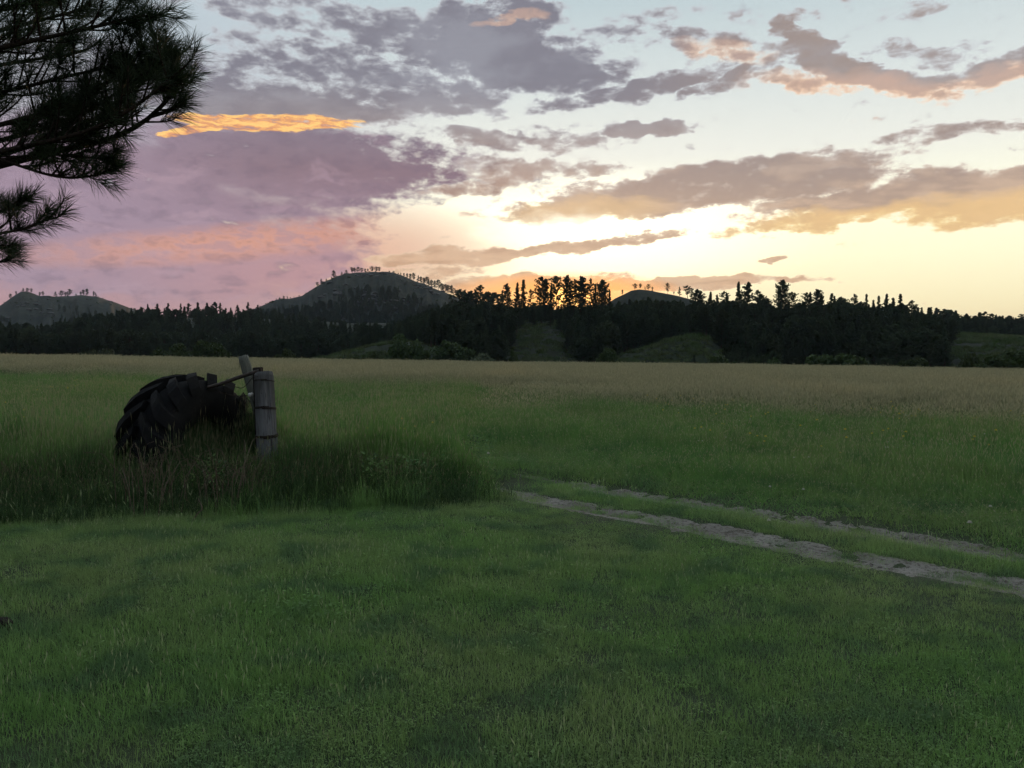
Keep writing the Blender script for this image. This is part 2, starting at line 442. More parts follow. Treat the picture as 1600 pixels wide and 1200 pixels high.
# ------------------------------------------------------------------ ground materials
def mat_soil(name, c1, c2, c3, s1, s2, bump=0.4, rough=0.95):
    m = material(name)
    p = wpos()
    a, b = noise3(p, s1, 5), noise3(p, s2, 6, 0.65)
    col = mix(smooth(a, 0.35, 0.65), c1, c2)
    col = mix(smooth(b, 0.45, 0.7), col, c3)
    bsdf_out(col, rough, b, bump, 0.03)
    return m
M_ground = mat_soil('meadow soil and thatch', (0.042, 0.064, 0.026, 1), (0.056, 0.072, 0.034, 1), (0.030, 0.044, 0.020, 1), 0.35, 9.0)
M_hill = mat_soil('dry hill grass', (0.040, 0.044, 0.030, 1), (0.016, 0.021, 0.015, 1), (0.008, 0.011, 0.009, 1), 0.022, 0.14, 1.0)
M_hillg = mat_soil('green slope grass', (0.026, 0.038, 0.014, 1), (0.012, 0.020, 0.007, 1), (0.007, 0.011, 0.005, 1), 0.16, 1.2, 1.0)
M_forestfloor = mat_soil('needle covered forest floor', (0.026, 0.032, 0.018, 1), (0.017, 0.022, 0.013, 1), (0.032, 0.036, 0.022, 1), 0.02, 0.2, 0.5)

# ------------------------------------------------------------------ ground sheet, polar grid so that near ground is finer
def build_ground():
    azs = np.radians(np.r_[np.arange(-180, -44, 4.0), np.arange(-44, 44.01, 0.35), np.arange(48, 180.1, 4.0)])
    rs = np.r_[0.3, 0.8, 1.4, np.geomspace(1.9, 16, 150), np.geomspace(16.4, 260, 110), np.geomspace(275, 4200, 34)]
    A, R = np.meshgrid(azs, rs)
    X, Y = np.sin(A) * R, np.cos(A) * R
    Z = ground_z(X, Y)
    for ln in (RUT_NEAR, RUT_FAR):
        near = (R < 16)
        d = np.full(R.shape, 9.0); d[near] = rut_dist(X[near], Y[near], ln)
        Z = Z - 0.035 * (1 - sstep(0.05, 0.26, d))
    f = grid_faces(len(rs), len(azs))
    o = link('ground', mesh_from('ground', np.stack([X, Y, Z], -1).reshape(-1, 3), f[:, ::-1].copy(), True, [M_ground]))
    tag(o, kind='structure')
build_ground()
def build_hill(name, mat, daz, nr):
    h = HILLS[name]
    azs = np.radians(np.arange(h['az'][0], h['az'][-1], daz))
    rs = np.linspace(h['D'] - h['wf'], h['D'] + h['wb'], nr)
    A, R = np.meshgrid(azs, rs)
    X, Y = np.sin(A) * R, np.cos(A) * R
    Z = hill_z(name, X, Y)
    o = link(name, mesh_from(name, np.stack([X, Y, Z], -1).reshape(-1, 3), grid_faces(len(rs), len(azs))[:, ::-1].copy(), True, [mat]))
    tag(o, kind='structure')
for nm, mt, daz, nr in (('far_hill', M_hill, 0.12, 90), ('round_hill', M_hill, 0.10, 120), ('west_ridge', M_forestfloor, 0.25, 60), ('knoll', M_hill, 0.12, 50),
                        ('pine_ridge', M_forestfloor, 0.2, 60), ('east_ridge', M_hillg, 0.25, 60), ('meadow_mound', M_hillg, 0.15, 50), ('creek_mound', M_hillg, 0.15, 50)):
    build_hill(nm, mt, daz, nr)

# ------------------------------------------------------------------ dirt track: two worn ruts
def mat_dirt():
    m = material('packed dirt and gravel')
    p = wpos()
    a, b, c = noise3(p, 1.3, 4), noise3(p, 22, 5, 0.7), noise3(p, 120, 3, 0.6)
    col = mix(smooth(a, 0.3, 0.7), (0.34, 0.315, 0.27, 1), (0.20, 0.18, 0.148, 1))
    col = mix(smooth(b, 0.47, 0.62), col, (0.115, 0.10, 0.078, 1))
    col = mix(smooth(c, 0.60, 0.72), col, (0.34, 0.33, 0.30, 1))
    bsdf_out(col, 0.95, b + c * 0.6, 0.7, 0.03)
    return m
M_dirt = mat_dirt()
def build_track():
    V, F = [], []
    for line, w0 in ((RUT_NEAR, 0.31), (RUT_FAR, 0.25)):
        pts = np.c_[np.interp(np.linspace(0, 139, 420), np.arange(140), line[:, 0]), np.interp(np.linspace(0, 139, 420), np.arange(140), line[:, 1])]
        d = np.gradient(pts, axis=0); d /= np.linalg.norm(d, axis=1)[:, None]
        nrm = np.c_[-d[:, 1], d[:, 0]]
        s = np.arange(420) * 0.12
        fade = np.clip(np.arange(420) / 70.0, 0.15, 1)
        wl = (w0 + 0.08 + 0.26 * fbm(s * 2.1, s * 0 + 3 + w0 * 9, 4, 0.7)) * fade
        wr = (w0 + 0.08 + 0.26 * fbm(s * 2.1, s * 0 + 40 + w0 * 9, 4, 0.7)) * fade
        cols = np.linspace(-1, 1, 13)
        w = np.where(cols[None] < 0, wl[:, None], wr[:, None]) * cols[None]
        X = pts[:, :1] + nrm[:, :1] * w; Y = pts[:, 1:] + nrm[:, 1:] * w
        d0 = np.abs(w)
        Z = ground_z(X, Y) - 0.035 * (1 - sstep(0.05, 0.26, d0)) + 0.008 + fbm(X * 6, Y * 6, 4) * 0.03 - 0.045 * np.abs(cols)[None] ** 4
        o0 = sum(len(v) for v in V)
        V.append(np.stack([X, Y, Z], -1).reshape(-1, 3)); F.append(grid_faces(420, 13) + o0)
    o = link('dirt_track', mesh_from('dirt_track', np.concatenate(V), np.concatenate(F), True, [M_dirt]))
    tag(o, kind='structure')
build_track()

# ------------------------------------------------------------------ distant trees
def mat_leaf(name, c1, c2, tr=0.25, sc_=0.6, rough=0.7, spec=0.15):
    m = material(name)
    oi = node('ShaderNodeObjectInfo')
    p = wpos()
    a = noise3(p, sc_, 3)
    col = mix(smooth(a, 0.35, 0.65), c1, c2)
    rnd = Sk(oi.outputs['Random'])
    hs = node('ShaderNodeHueSaturation')
    Sk.t.links.new(col, hs.inputs['Color'])
    Sk.t.links.new((rnd * 0.5 + 0.75).s, hs.inputs['Value'])
    Sk.t.links.new((rnd * 0.03 + 0.485).s, hs.inputs['Hue'])
    bsdf_out(hs.outputs[0], rough, None, spec=spec, transl=tr)
    return m
M_needle_far = mat_leaf('pine needles far', (0.052, 0.072, 0.038, 1), (0.076, 0.096, 0.050, 1), 0.40, 0.12)
M_bush = mat_leaf('bush leaves', (0.048, 0.075, 0.026, 1), (0.070, 0.095, 0.036, 1), 0.25)
M_bush_pale = mat_leaf('pale bush leaves', (0.085, 0.105, 0.060, 1), (0.105, 0.125, 0.072, 1), 0.25)
def mat_bark(name, c1, c2, sc_=6.0):
    m = material(name)
    p = wpos((1, 1, 0.25))
    a = noise3(p, sc_, 5, 0.65)
    bsdf_out(mix(smooth(a, 0.35, 0.65), c1, c2), 0.95, a, 0.8, 0.03, 0.1)
    return m
M_bark_far = mat_bark('pine bark far', (0.10, 0.060, 0.040, 1), (0.055, 0.036, 0.028, 1), 2.0)

def tube(path, radii, sides=6, cap=True):
    path = np.asarray(path, float); n = len(path)
    t = np.gradient(path, axis=0); t /= np.linalg.norm(t, axis=1)[:, None] + 1e-9
    ref = np.array([0, 0, 1.0]) if abs(t[0][2]) < 0.8 else np.array([1.0, 0, 0])
    V = []
    for i in range(n):
        a = np.cross(t[i], ref); a /= np.linalg.norm(a) + 1e-9
        b = np.cross(a, t[i])
        ang = np.arange(sides) * 2 * math.pi / sides
        V.append(path[i] + radii[i] * (np.cos(ang)[:, None] * a + np.sin(ang)[:, None] * b))
    V = np.concatenate(V)
    F = []
    for i in range(n - 1):
        for k in range(sides):
            k2 = (k + 1) % sides
            F.append((i * sides + k, i * sides + k2, (i + 1) * sides + k2, (i + 1) * sides + k))
    return V, np.array(F)
class Acc:
    def __init__(s): s.v, s.f, s.n = [], [], 0
    def add(s, v, f):
        s.v.append(np.asarray(v, float)); s.f.append(np.asarray(f, int) + s.n); s.n += len(v)
    def mesh(s, name, mat, smooth_=False):
        return mesh_from(name, np.concatenate(s.v), np.concatenate(s.f), smooth_, [mat])
def tri_clump(R, centre, rad, n, size, flat=0.7):
    """n loose triangles spread through a flattened ball"""
    d = R.normal(size=(n, 3)); d /= np.linalg.norm(d, axis=1)[:, None]
    c = centre + d * (R.random((n, 1)) ** 0.5) * np.array(rad)
    a = R.normal(size=(n, 3)); a /= np.linalg.norm(a, axis=1)[:, None]
    b = np.cross(a, R.normal(size=(n, 3))); b /= np.linalg.norm(b, axis=1)[:, None]
    s = size * (0.6 + 0.8 * R.random((n, 1)))
    v = np.stack([c - a * s * 0.5 - b * s * 0.35, c + a * s * 0.5 - b * s * 0.35 * flat, c + b * s * 0.7], 1).reshape(-1, 3)
    return v, np.arange(n * 3).reshape(-1, 3)

def pine_meshes(seed, base=0.25, width=0.17, shape='cone', limbs=34, clumps=4, tris=15, gap=0.0, sweep=0.12, size=0.017, rad=0.024):
    """pine one unit tall: returns trunk mesh (with limbs) and crown mesh"""
    R = rng(seed)
    T, L = Acc(), Acc()
    zz = np.linspace(0, 0.97, 9)
    bend = np.cumsum(R.normal(0, 0.004, (9, 2)), axis=0)
    path = np.c_[bend, zz]
    T.add(*tube(path, 0.014 * (1 - zz) + 0.0022, 6))
    limbs = int(limbs * 1.6)
    for k in range(limbs):
        t = ((k + R.random()) / limbs) ** 0.8
        if R.random() < gap: continue
        z = base + (0.985 - base) * t
        if shape == 'cone': w = width * (1 - t) ** 0.75 + 0.012
        elif shape == 'round': w = width * math.sqrt(max(0.02, 1 - (2 * t - 0.85) ** 2 / 1.45))
        elif shape == 'column': w = width * (0.55 + 0.6 * math.sin(math.pi * min(1, t * 0.9 + 0.12)))
        else: w = width * (0.35 + 0.9 * t) * (1 - t ** 5)
        w *= (0.55 + 0.65 * R.random()) * min(1.0, (1 - t) * (2.6 if shape == 'cone' else 4.2) + (0.10 if shape == 'cone' else 0.22))
        az = R.random() * 6.283
        d = np.array([math.cos(az), math.sin(az), 0])
        up = sweep + 0.35 * t
        bx_, by_ = np.interp(z, zz, bend[:, 0]), np.interp(z, zz, bend[:, 1])
        p0 = np.array([bx_, by_, z])
        pts = [p0, p0 + d * w * 0.5 + np.array([0, 0, w * (up - 0.16) * 0.5]), p0 + d * w + np.array([0, 0, w * up])]
        T.add(*tube(pts, [0.0042, 0.0028, 0.0012], 3))
        nc = max(2, int(round(clumps * (0.5 + w / width))))
        for c in range(nc):
            u = 0.25 + 0.77 * (c + R.random()) / nc
            q = p0 + d * w * u + np.array([0, 0, w * up * u]) + R.normal(0, 0.010, 3)
            L.add(*tri_clump(R, q, (rad, rad, rad * 0.65), int(tris * 1.4), size))
    L.add(*tri_clump(R, np.array([bend[-1, 0], bend[-1, 1], 0.975]), (0.012, 0.012, 0.022), 14, 0.018))
    return T.mesh('trunk', M_bark_far), L.mesh('crown', M_needle_far)
SMALLP = {k + '_s': pine_meshes(i, b, w, sh, 30, 2, 11, 0.03, size=0.046, rad=0.028) for i, (k, b, w, sh) in enumerate((('cone', 0.12, 0.22, 'cone'), ('tall', 0.2, 0.19, 'column'), ('round', 0.24, 0.28, 'round'), ('open', 0.3, 0.26, 'vase'), ('cone2', 0.18, 0.19, 'cone'), ('slim', 0.24, 0.14, 'column'), ('full', 0.05, 0.30, 'round'), ('tall2', 0.25, 0.2, 'column'), ('spire', 0.1, 0.15, 'cone')), 30)}
PINES = {
 'cone':   pine_meshes(11, 0.12, 0.19, 'cone', 64, 4, 18),
 'cone2':  pine_meshes(12, 0.18, 0.16, 'cone', 58, 4, 18, gap=0.08),
 'tall':   pine_meshes(13, 0.26, 0.15, 'column', 54, 4, 17, gap=0.10),
 'tall2':  pine_meshes(14, 0.34, 0.17, 'column', 36, gap=0.2),
 'round':  pine_meshes(15, 0.34, 0.25, 'round', 40, 5),
 'full':   pine_meshes(16, 0.06, 0.27, 'round', 95, 6, 14),
 'open':   pine_meshes(17, 0.38, 0.22, 'vase', 30, 4, gap=0.15),
 'spire':  pine_meshes(18, 0.08, 0.13, 'cone', 64, 3, 18),
 'slim':   pine_meshes(19, 0.36, 0.11, 'column', 34, 3),
}
ORD = ['first', 'second', 'third', 'fourth', 'fifth', 'sixth', 'seventh', 'eighth', 'ninth', 'tenth', 'eleventh', 'twelfth', 'thirteenth',
       'fourteenth', 'fifteenth', 'sixteenth', 'seventeenth', 'eighteenth', 'nineteenth', 'twentieth', 'twenty-first', 'twenty-second']
KINDW = {'cone': 'conical', 'cone2': 'conical', 'tall': 'tall', 'tall2': 'tall open', 'round': 'round-topped', 'full': 'dense broad', 'open': 'open-crowned', 'spire': 'pointed', 'slim': 'slim'}
def stand_tree(px, top, bottom, D, kind, label, group, wide=1.0, seed=0, name='pine_tree'):
    """a pine whose tip shows at the pixel row 'top'; it stands on the land at distance D"""
    R = rng(seed + 991)
    X, Z = ray(px, top)
    k = D / math.hypot(X, 1)
    x, y = X * k, k
    zt = CAMZ + Z * k
    zb = float(land_z(np.array([x]), np.array([y]))[0]) - 0.15
    h = max(2.5, zt - zb)
    root = bpy.data.objects.new(name, None); C.objects.link(root)
    root.empty_display_size = 0.5
    root.location = (x, y, zb)
    root.rotation_euler = (R.normal(0, 0.02), R.normal(0, 0.03), R.random() * 6.283)
    root.scale = (h * wide, h * wide, h)
    tr, cr = (SMALLP[kind + '_s'] if D > 500 else PINES[kind])
    link('trunk', tr, root); link('crown', cr, root)
    tag(root, label, 'tree', group)
    return root
def row(trees, D, phrase, group, kinds, wide=1.0, jitter=0.02, seed=0):
    """trees: (px, top, bottom[, kind[, wide]]) listed from left to right"""
    R = rng(seed + 5)
    n = len(trees)
    for i, t in enumerate(trees):
        kd = t[3] if len(t) > 3 and t[3] else kinds[R.integers(len(kinds))]
        w = t[4] if len(t) > 4 else wide * (0.85 + 0.35 * R.random())
        where = 'leftmost' if i == 0 else 'rightmost' if i == n - 1 else ORD[i] + ' from the left'
        stand_tree(t[0], t[1], t[2], D * (1 + R.normal(0, jitter)), kd, '%s pine, %s %s' % (KINDW[kd], where, phrase), group, w, seed * 100 + i)
SMALL = ['cone', 'tall', 'round', 'open', 'cone2', 'slim']
row([(16, 459, 466), (25, 455, 459, 'slim'), (36, 450, 457, 'cone', 1.5), (43, 450, 457, 'round', 1.4), (48.5, 450.5, 456, 'open')], 1500, 'of five on the far hill summit', 'pines on the far blue hill', SMALL, 1.3, 0.0, 1)
row([(62, 456, 463), (67, 455, 463), (87, 455.5, 464, 'cone', 1.5), (96, 454, 463, 'round', 1.6), (102, 456, 463, 'open'), (106, 455, 463), (109, 451.5, 460, 'open', 1.5)], 1500, 'of seven in the far hill saddle', 'pines on the far blue hill', SMALL, 1.3, 0.0, 2)
row([(119, 459, 463, 'full', 1.6), (126, 455.5, 461), (130, 452.5, 461), (136, 451, 460, 'slim', 1.3), (146, 455, 463, 'slim', 1.2), (150, 457, 464, 'cone', 1.3)], 1500, 'of six on the far hill shoulder', 'pines on the far blue hill', SMALL, 1.3, 0.0, 3)
row([(231, 475, 482), (244, 474.5, 482), (260.6, 473.5, 482), (281, 474, 482), (294, 474, 482), (309, 472.5, 482), (324, 472.5, 482), (334, 472, 482), (345, 473, 482), (369, 476, 483), (388, 472, 483), (401, 476, 483)], 575, 'on the wooded skyline before the round hill', 'pines on the west ridge skyline', ['cone', 'cone2', 'spire', 'tall', 'cone'], 0.9, 0.02, 4)
row([(431.6, 466, 471), (437, 464.5, 470), (443.4, 462, 469, 'open'), (449, 463, 467.5, 'slim'), (454, 464, 467.5, 'full'), (459.5, 463, 465), (467.5, 461, 464)], 1095, 'in the sparse row at the round hill foot', 'pines on the round hill', SMALL, 1.4, 0.0, 5)
row([(495.4, 440.5, 447.5, 'open', 1.5), (502.5, 435.5, 444, 'cone', 1.5), (509.6, 435.5, 441, 'slim', 1.3), (517.5, 432, 436), (521, 422.5, 436, 'tall2', 1.1), (523.5, 428, 436, 'full', 1.0), (533.7, 424.5, 429), (541, 422, 428.5, 'round', 1.5)], 1100, 'up the left slope of the round hill', 'pines on the round hill', SMALL, 1.3, 0.0, 6)
row([(550, 417.5, 427), (554, 418, 427), (559, 417, 426.5), (565, 418.5, 426.5, 'round', 1.5), (570.5, 419.5, 426.5, 'slim'), (575, 419.5, 426, 'slim'), (581, 416, 426, 'round', 1.4), (587.5, 416.5, 426, 'round', 1.5), (592.5, 417, 426.5, 'open', 1.4), (608, 423, 428), (615, 423.5, 429.5, 'round', 1.5)], 1100, 'along the flat top of the round hill', 'pines on the round hill', SMALL, 1.35, 0.0, 7)
row([(622, 426, 431), (626, 426, 433), (631, 426.5, 435), (636, 427, 436.5), (641, 427.5, 438.5), (646, 426.5, 440, 'round'), (653, 430, 441), (657.5, 432, 443), (662, 434, 444), (666.5, 432.5, 446, 'round'), (670, 437, 448)], 1097, 'of the upper right row on the round hill', 'pines on the round hill', ['tall', 'cone', 'tall2', 'slim'], 1.15, 0.0, 8)
row([(674, 437, 449), (679, 438, 451), (685, 437, 453, 'round'), (690.6, 442.5, 456), (695.6, 444, 458), (700, 445, 460), (704.5, 445.5, 462, 'slim'), (709, 450, 463), (713, 453, 465)], 1090, 'of the lower right row on the round hill', 'pines on the round hill', ['tall', 'cone', 'full', 'cone2'], 1.2, 0.0, 9)
row([(720.6, 452, 465), (728, 453, 466), (735.6, 455, 468, 'full'), (752, 447, 464, 'tall2', 1.1), (760.6, 456, 466), (769, 457, 468)], 420, 'between the round hill and the glowing pines', 'pines left of the sunset', ['cone', 'round', 'open'], 1.0, 0.02, 10)
row([(784, 454, 478, 'cone2'), (795.4, 443, 478, 'tall', 0.75), (807, 441.5, 474, 'cone', 0.8), (817, 437, 472, 'spire', 0.95), (829, 452, 472, 'open', 0.8), (844, 432.5, 475, 'round', 0.70), (850.6, 437, 475, 'tall', 0.8), (860.6, 445, 475, 'cone2', 0.8), (870, 431, 475, 'round', 0.72), (883, 430, 478, 'tall', 0.75), (890, 438, 478, 'slim', 1.0),
     (897.5, 437, 479, 'tall2', 0.8), (907, 431.5, 479, 'tall', 0.85), (912, 433, 479, 'slim', 1.0), (922.5, 436, 478, 'tall2', 0.75), (929, 444, 479, 'cone2', 0.75), (939.5, 437, 479, 'full', 0.72), (953, 452, 470, 'cone', 0.7)], 335, 'of the pines against the orange sunset glow', 'pines against the sunset', ['tall', 'tall2', 'open'], 0.8, 0.015, 11)
row([(972.5, 452.5, 461, 'slim', 1.3), (992, 443, 453, 'round', 1.6), (1000, 443, 451, 'open', 1.4), (1008, 447.5, 453), (1013, 444, 454, 'round', 1.5), (1019.5, 448, 454, 'open', 1.3), (1043.5, 442, 459, 'round', 0.85), (1053, 456, 460.5, 'open'), (1061.6, 448, 463, 'cone', 1.1), (1074.4, 446, 466, 'open'), (1080, 450, 466)], 556, 'on the bare knoll right of the glow', 'pines on the bare knoll', ['round', 'cone'], 1.2, 0.0, 12)
row([(1091, 452, 500, 'full', 0.9), (1111, 456, 478, 'cone'), (1120, 461, 480), (1132, 455, 480, 'open'), (1138, 457, 480), (1152.5, 440, 480, 'cone', 0.85), (1166, 441, 480, 'tall', 0.9), (1184, 453, 480, 'open'), (1190, 459, 480), (1199, 466, 480)], 330, 'between the knoll and the tallest pine', 'pines on the pine ridge', ['cone', 'cone2', 'full'], 0.95, 0.02, 13)
row([(1222, 437.5, 485, 'full', 0.70), (1237, 456, 485, 'round', 0.85), (1260.5, 457, 485, 'round', 0.8), (1266.5, 457, 485), (1278.5, 452, 485, 'tall'), (1286, 458, 485), (1295, 458, 485, 'spire'), (1303, 463, 485), (1315, 464, 485), (1334, 460, 485, 'tall2'), (1344.5, 471, 487), (1353.5, 459, 487, 'spire', 0.9), (1364, 469, 488)], 330, 'of the row starting at the tallest pine', 'pines on the pine ridge', ['cone', 'full', 'spire', 'cone2'], 1.0, 0.02, 14)
row([(1373.5, 462, 490, 'spire', 0.9), (1386, 459, 490, 'cone', 0.9), (1396, 466, 490), (1408, 459, 491, 'spire', 1.0), (1418, 477, 491), (1425.5, 470, 492, 'tall2'), (1435, 480, 493), (1442, 480, 493), (1449.6, 480, 494), (1455.5, 480, 494)], 350, 'where the right ridge steps down', 'pines on the pine ridge', ['cone', 'spire', 'cone2'], 1.1, 0.02, 15)
row([(1462, 481, 494), (1467.5, 483, 494), (1475, 483, 495), (1482, 484, 495), (1487, 484, 496), (1492, 485, 496), (1508, 490, 497), (1532, 488, 498, 'cone'), (1538.5, 487, 498), (1550, 490, 499), (1567, 493, 499), (1578, 493, 500), (1594, 491, 500, 'full')], 530, 'of the low far treeline at the right', 'pines on the east ridge', ['cone', 'spire', 'full', 'tall'], 1.25, 0.02, 16)

# ------------------------------------------------------------------ scattering of countless things
def scatter(name, pts, rotz, scale, idx, sources, label, cat, tilt=None):
    """one object: an instance of one of the source meshes on every point"""
    n = len(pts)
    m = bpy.data.meshes.new(name)
    m.vertices.add(n); m.vertices.foreach_set('co', np.asarray(pts, np.float32).ravel())
    rot = np.zeros((n, 3), np.float32); rot[:, 2] = rotz
    if tilt is not None: rot[:, :2] = tilt
    a = m.attributes.new('rot', 'FLOAT_VECTOR', 'POINT'); a.data.foreach_set('vector', rot.ravel())
    s = np.asarray(scale, np.float32)
    if s.ndim == 1: s = np.repeat(s[:, None], 3, 1)
    a = m.attributes.new('scl', 'FLOAT_VECTOR', 'POINT'); a.data.foreach_set('vector', s.astype(np.float32).ravel())
    a = m.attributes.new('idx', 'INT', 'POINT'); a.data.foreach_set('value', np.asarray(idx, np.int32))
    o = link(name, m)
    tag(o, label, cat, kind='stuff')
    col = bpy.data.collections.new(name + ' sources')
    for k, me in enumerate(sources):
        col.objects.link(bpy.data.objects.new('%s_%02d' % (name, k), me))
    g = bpy.data.node_groups.new(name, 'GeometryNodeTree')
    g.interface.new_socket('Geometry', in_out='INPUT', socket_type='NodeSocketGeometry')
    g.interface.new_socket('Geometry', in_out='OUTPUT', socket_type='NodeSocketGeometry')
    N = g.nodes.new
    gi, go = N('NodeGroupInput'), N('NodeGroupOutput')
    ci = N('GeometryNodeCollectionInfo'); ci.inputs['Collection'].default_value = col
    ci.inputs['Separate Children'].default_value = True; ci.inputs['Reset Children'].default_value = True
    ip = N('GeometryNodeInstanceOnPoints'); ip.inputs['Pick Instance'].default_value = True
    def attr(nm, t):
        n_ = N('GeometryNodeInputNamedAttribute'); n_.data_type = t; n_.inputs['Name'].default_value = nm
        return next(s_ for s_ in n_.outputs if s_.name == 'Attribute' and s_.enabled)
    L = g.links.new
    L(gi.outputs[0], ip.inputs['Points']); L(ci.outputs[0], ip.inputs['Instance'])
    L(attr('idx', 'INT'), ip.inputs['Instance Index'])
    e2r = N('FunctionNodeEulerToRotation'); L(attr('rot', 'FLOAT_VECTOR'), e2r.inputs[0]); L(e2r.outputs[0], ip.inputs['Rotation'])
    L(attr('scl', 'FLOAT_VECTOR'), ip.inputs['Scale'])
    L(ip.outputs[0], go.inputs[0])
    md = o.modifiers.new('scatter', 'NODES'); md.node_group = g
    return o
def joined_tree(kind):
    """trunk and crown in one mesh for the far wood"""
    bm = bmesh.new()
    tr, cr = PINES[kind]
    bm.from_mesh(tr); nt = len(bm.faces); bm.from_mesh(cr)
    bm.faces.ensure_lookup_table()
    for i, f in enumerate(bm.faces): f.material_index = 0 if i < nt else 1
    me = bpy.data.meshes.new('forest_pine'); bm.to_mesh(me); bm.free()
    me.materials.append(M_bark_far); me.materials.append(M_needle_far)
    return me
FOREST = [joined_tree(k) for k in ('cone', 'cone2', 'full', 'cone', 'tall', 'spire')]
def px_of(x, y): return 800 + FPX * x / y * math.cos(PITCH)
def row_of(x, y, z):                               # photograph row of a point, to keep trees below a skyline
    c, s = math.cos(PITCH), math.sin(PITCH)
    yy, zz = y, z - CAMZ
    return 600 - FPX * (yy * s + zz * c) / (yy * c - zz * s)
def forest():
    R = rng(42)
    P_, S_ = [], []
    def zone(n, p0, p1, r0, r1, hmin, hmax, keep, topline):
        px = R.uniform(p0, p1, n); r = np.sqrt(R.uniform(r0 ** 2, r1 ** 2, n))
        az = np.arctan((px - 800) / FPX)
        x, y = np.sin(az) * r, np.cos(az) * r
        z = land_z(x, y)
        h = R.uniform(hmin, hmax, n)
        rowb, rowt = row_of(x, y, z), row_of(x, y, z + h)
        ok = keep(px, r, rowb, x, y) & (rowt > np.interp(px, *zip(*topline)) + R.uniform(0, 7, n))
        P_.append(np.c_[x, y, z - 0.2][ok]); S_.append(h[ok])
    line_w = [(-500, 492), (0, 497), (60, 502), (120, 490), (165, 484), (200, 478), (260, 478), (330, 477), (420, 479), (480, 488), (540, 497), (600, 500), (660, 492), (720, 470), (760, 468)]
    clump = lambda x, y, s, t: fbm(x / s, y / s, 3) > t
    zone(5200, -420, 760, 300, 600, 8, 14, lambda p, r, b, x, y: clump(x, y, 45, -0.16) | (r > 430), line_w)
    zone(1200, -420, 430, 250, 330, 5, 9, lambda p, r, b, x, y: clump(x, y, 30, -0.02), [(-500, 520), (400, 522), (430, 530)])
    line_p = [(560, 520), (600, 508), (660, 480), (720, 466), (780, 471), (950, 471), (965, 468), (985, 463), (1010, 461), (1040, 464), (1080, 468), (1100, 464), (1200, 470), (1230, 470), (1300, 466), (1400, 472), (1440, 481), (1480, 492), (1520, 515)]
    zone(6500, 560, 1500, 232, 430, 6, 13, lambda p, r, b, x, y: (clump(x, y, 22, -0.10) | (r > 310)) & ~((p > 797 + 60 * fbm(r / 9, p * 0, 3)) & (p < 888 + 60 * fbm(r / 9, p * 0 + 7, 3)) & (r < 300 + 40 * fbm(p / 30, r * 0, 3))) & ~((p > 955) & (p < 1085 + 60 * fbm(r / 9, p * 0 + 7, 3)) & (r < 262)) & ~((p > 1470 + 50 * fbm(r / 9, p * 0 + 3, 3)) & (r < 420)) & ~((p < 660) & (r < 260)), line_p)
    zone(420, 880, 1480, 175, 232, 3, 7, lambda p, r, b, x, y: clump(x, y, 12, 0.03) & ~((p > 955) & (p < 1075)), [(880, 520), (1480, 530)])
    zone(3600, 1380, 2100, 400, 640, 6, 10.5, lambda p, r, b, x, y: np.ones(len(p), bool), [(1380, 480), (1440, 483), (1500, 489), (1600, 492), (2200, 490)])
    # foot of the round hill and thin trees on its face
    zone(3800, 400, 800, 640, 1020, 7, 11, lambda p, r, b, x, y: (b > 480 + 26 * fbm(x / 50, y / 50, 3)) | (clump(x, y, 30, 0.02) & (b > 436) & (R.random(len(p)) < 0.7)), [(380, 482), (430, 476), (480, 468), (520, 452), (560, 440), (620, 440), (680, 456), (720, 468), (800, 475)])
    # groves on the far hill
    zone(1500, -300, 215, 980, 1400, 7, 11, lambda p, r, b, x, y: clump(x, y, 50, 0.03) & (b > 467), [(-300, 500), (-40, 492), (0, 488), (30, 470), (130, 472), (170, 482), (220, 490)])
    P = np.concatenate(P_); S = np.concatenate(S_); n = len(P)
    w = R.uniform(0.9, 1.3, n)
    idx = R.choice(6, n, p=[.26, .2, .22, .14, .1, .08])
    scatter('forest', P, R.uniform(0, 6.28, n), np.c_[S * w, S * w, S], idx, FOREST, 'dark pine forest covering the ridges beyond the field', 'forest')
forest()

# ------------------------------------------------------------------ bushes and broadleaf trees along the creek
def bush_mesh(seed, lobes=9, tris=260, leaf=0.05, flat=0.6, mat=None):
    """bush about one unit wide and 'flat' tall"""
    R = rng(seed); L, T = Acc(), Acc()
    for k in range(lobes):
        a, d = R.random() * 6.283, R.random() ** 0.6 * 0.34
        z = flat * (0.28 + 0.45 * R.random() * (1 - d * 1.4))
        r = R.uniform(0.11, 0.19)
        c = np.array([math.cos(a) * d, math.sin(a) * d, z])
        v, f = tri_clump(R, c, (r, r, r * 0.8), tris, leaf)
        v[:, 2] = np.maximum(v[:, 2], 0.0)
        L.add(v, f)
        T.add(*tube([(0.05 * math.cos(a), 0.05 * math.sin(a), -0.02), c * [0.5, 0.5, 0.55], c], [0.014, 0.009, 0.003], 4))
    return T.mesh('stems', M_bark_far), L.mesh('foliage', mat or M_bush)
BUSH = [bush_mesh(s, 11, 230, 0.05, 0.62) for s in (1, 2, 3)]
PALE = [bush_mesh(s, 12, 240, 0.04, 0.42, M_bush_pale) for s in (4, 5)]
BROAD = [bush_mesh(s, 14, 260, 0.045, 1.05) for s in (6, 7, 8)]
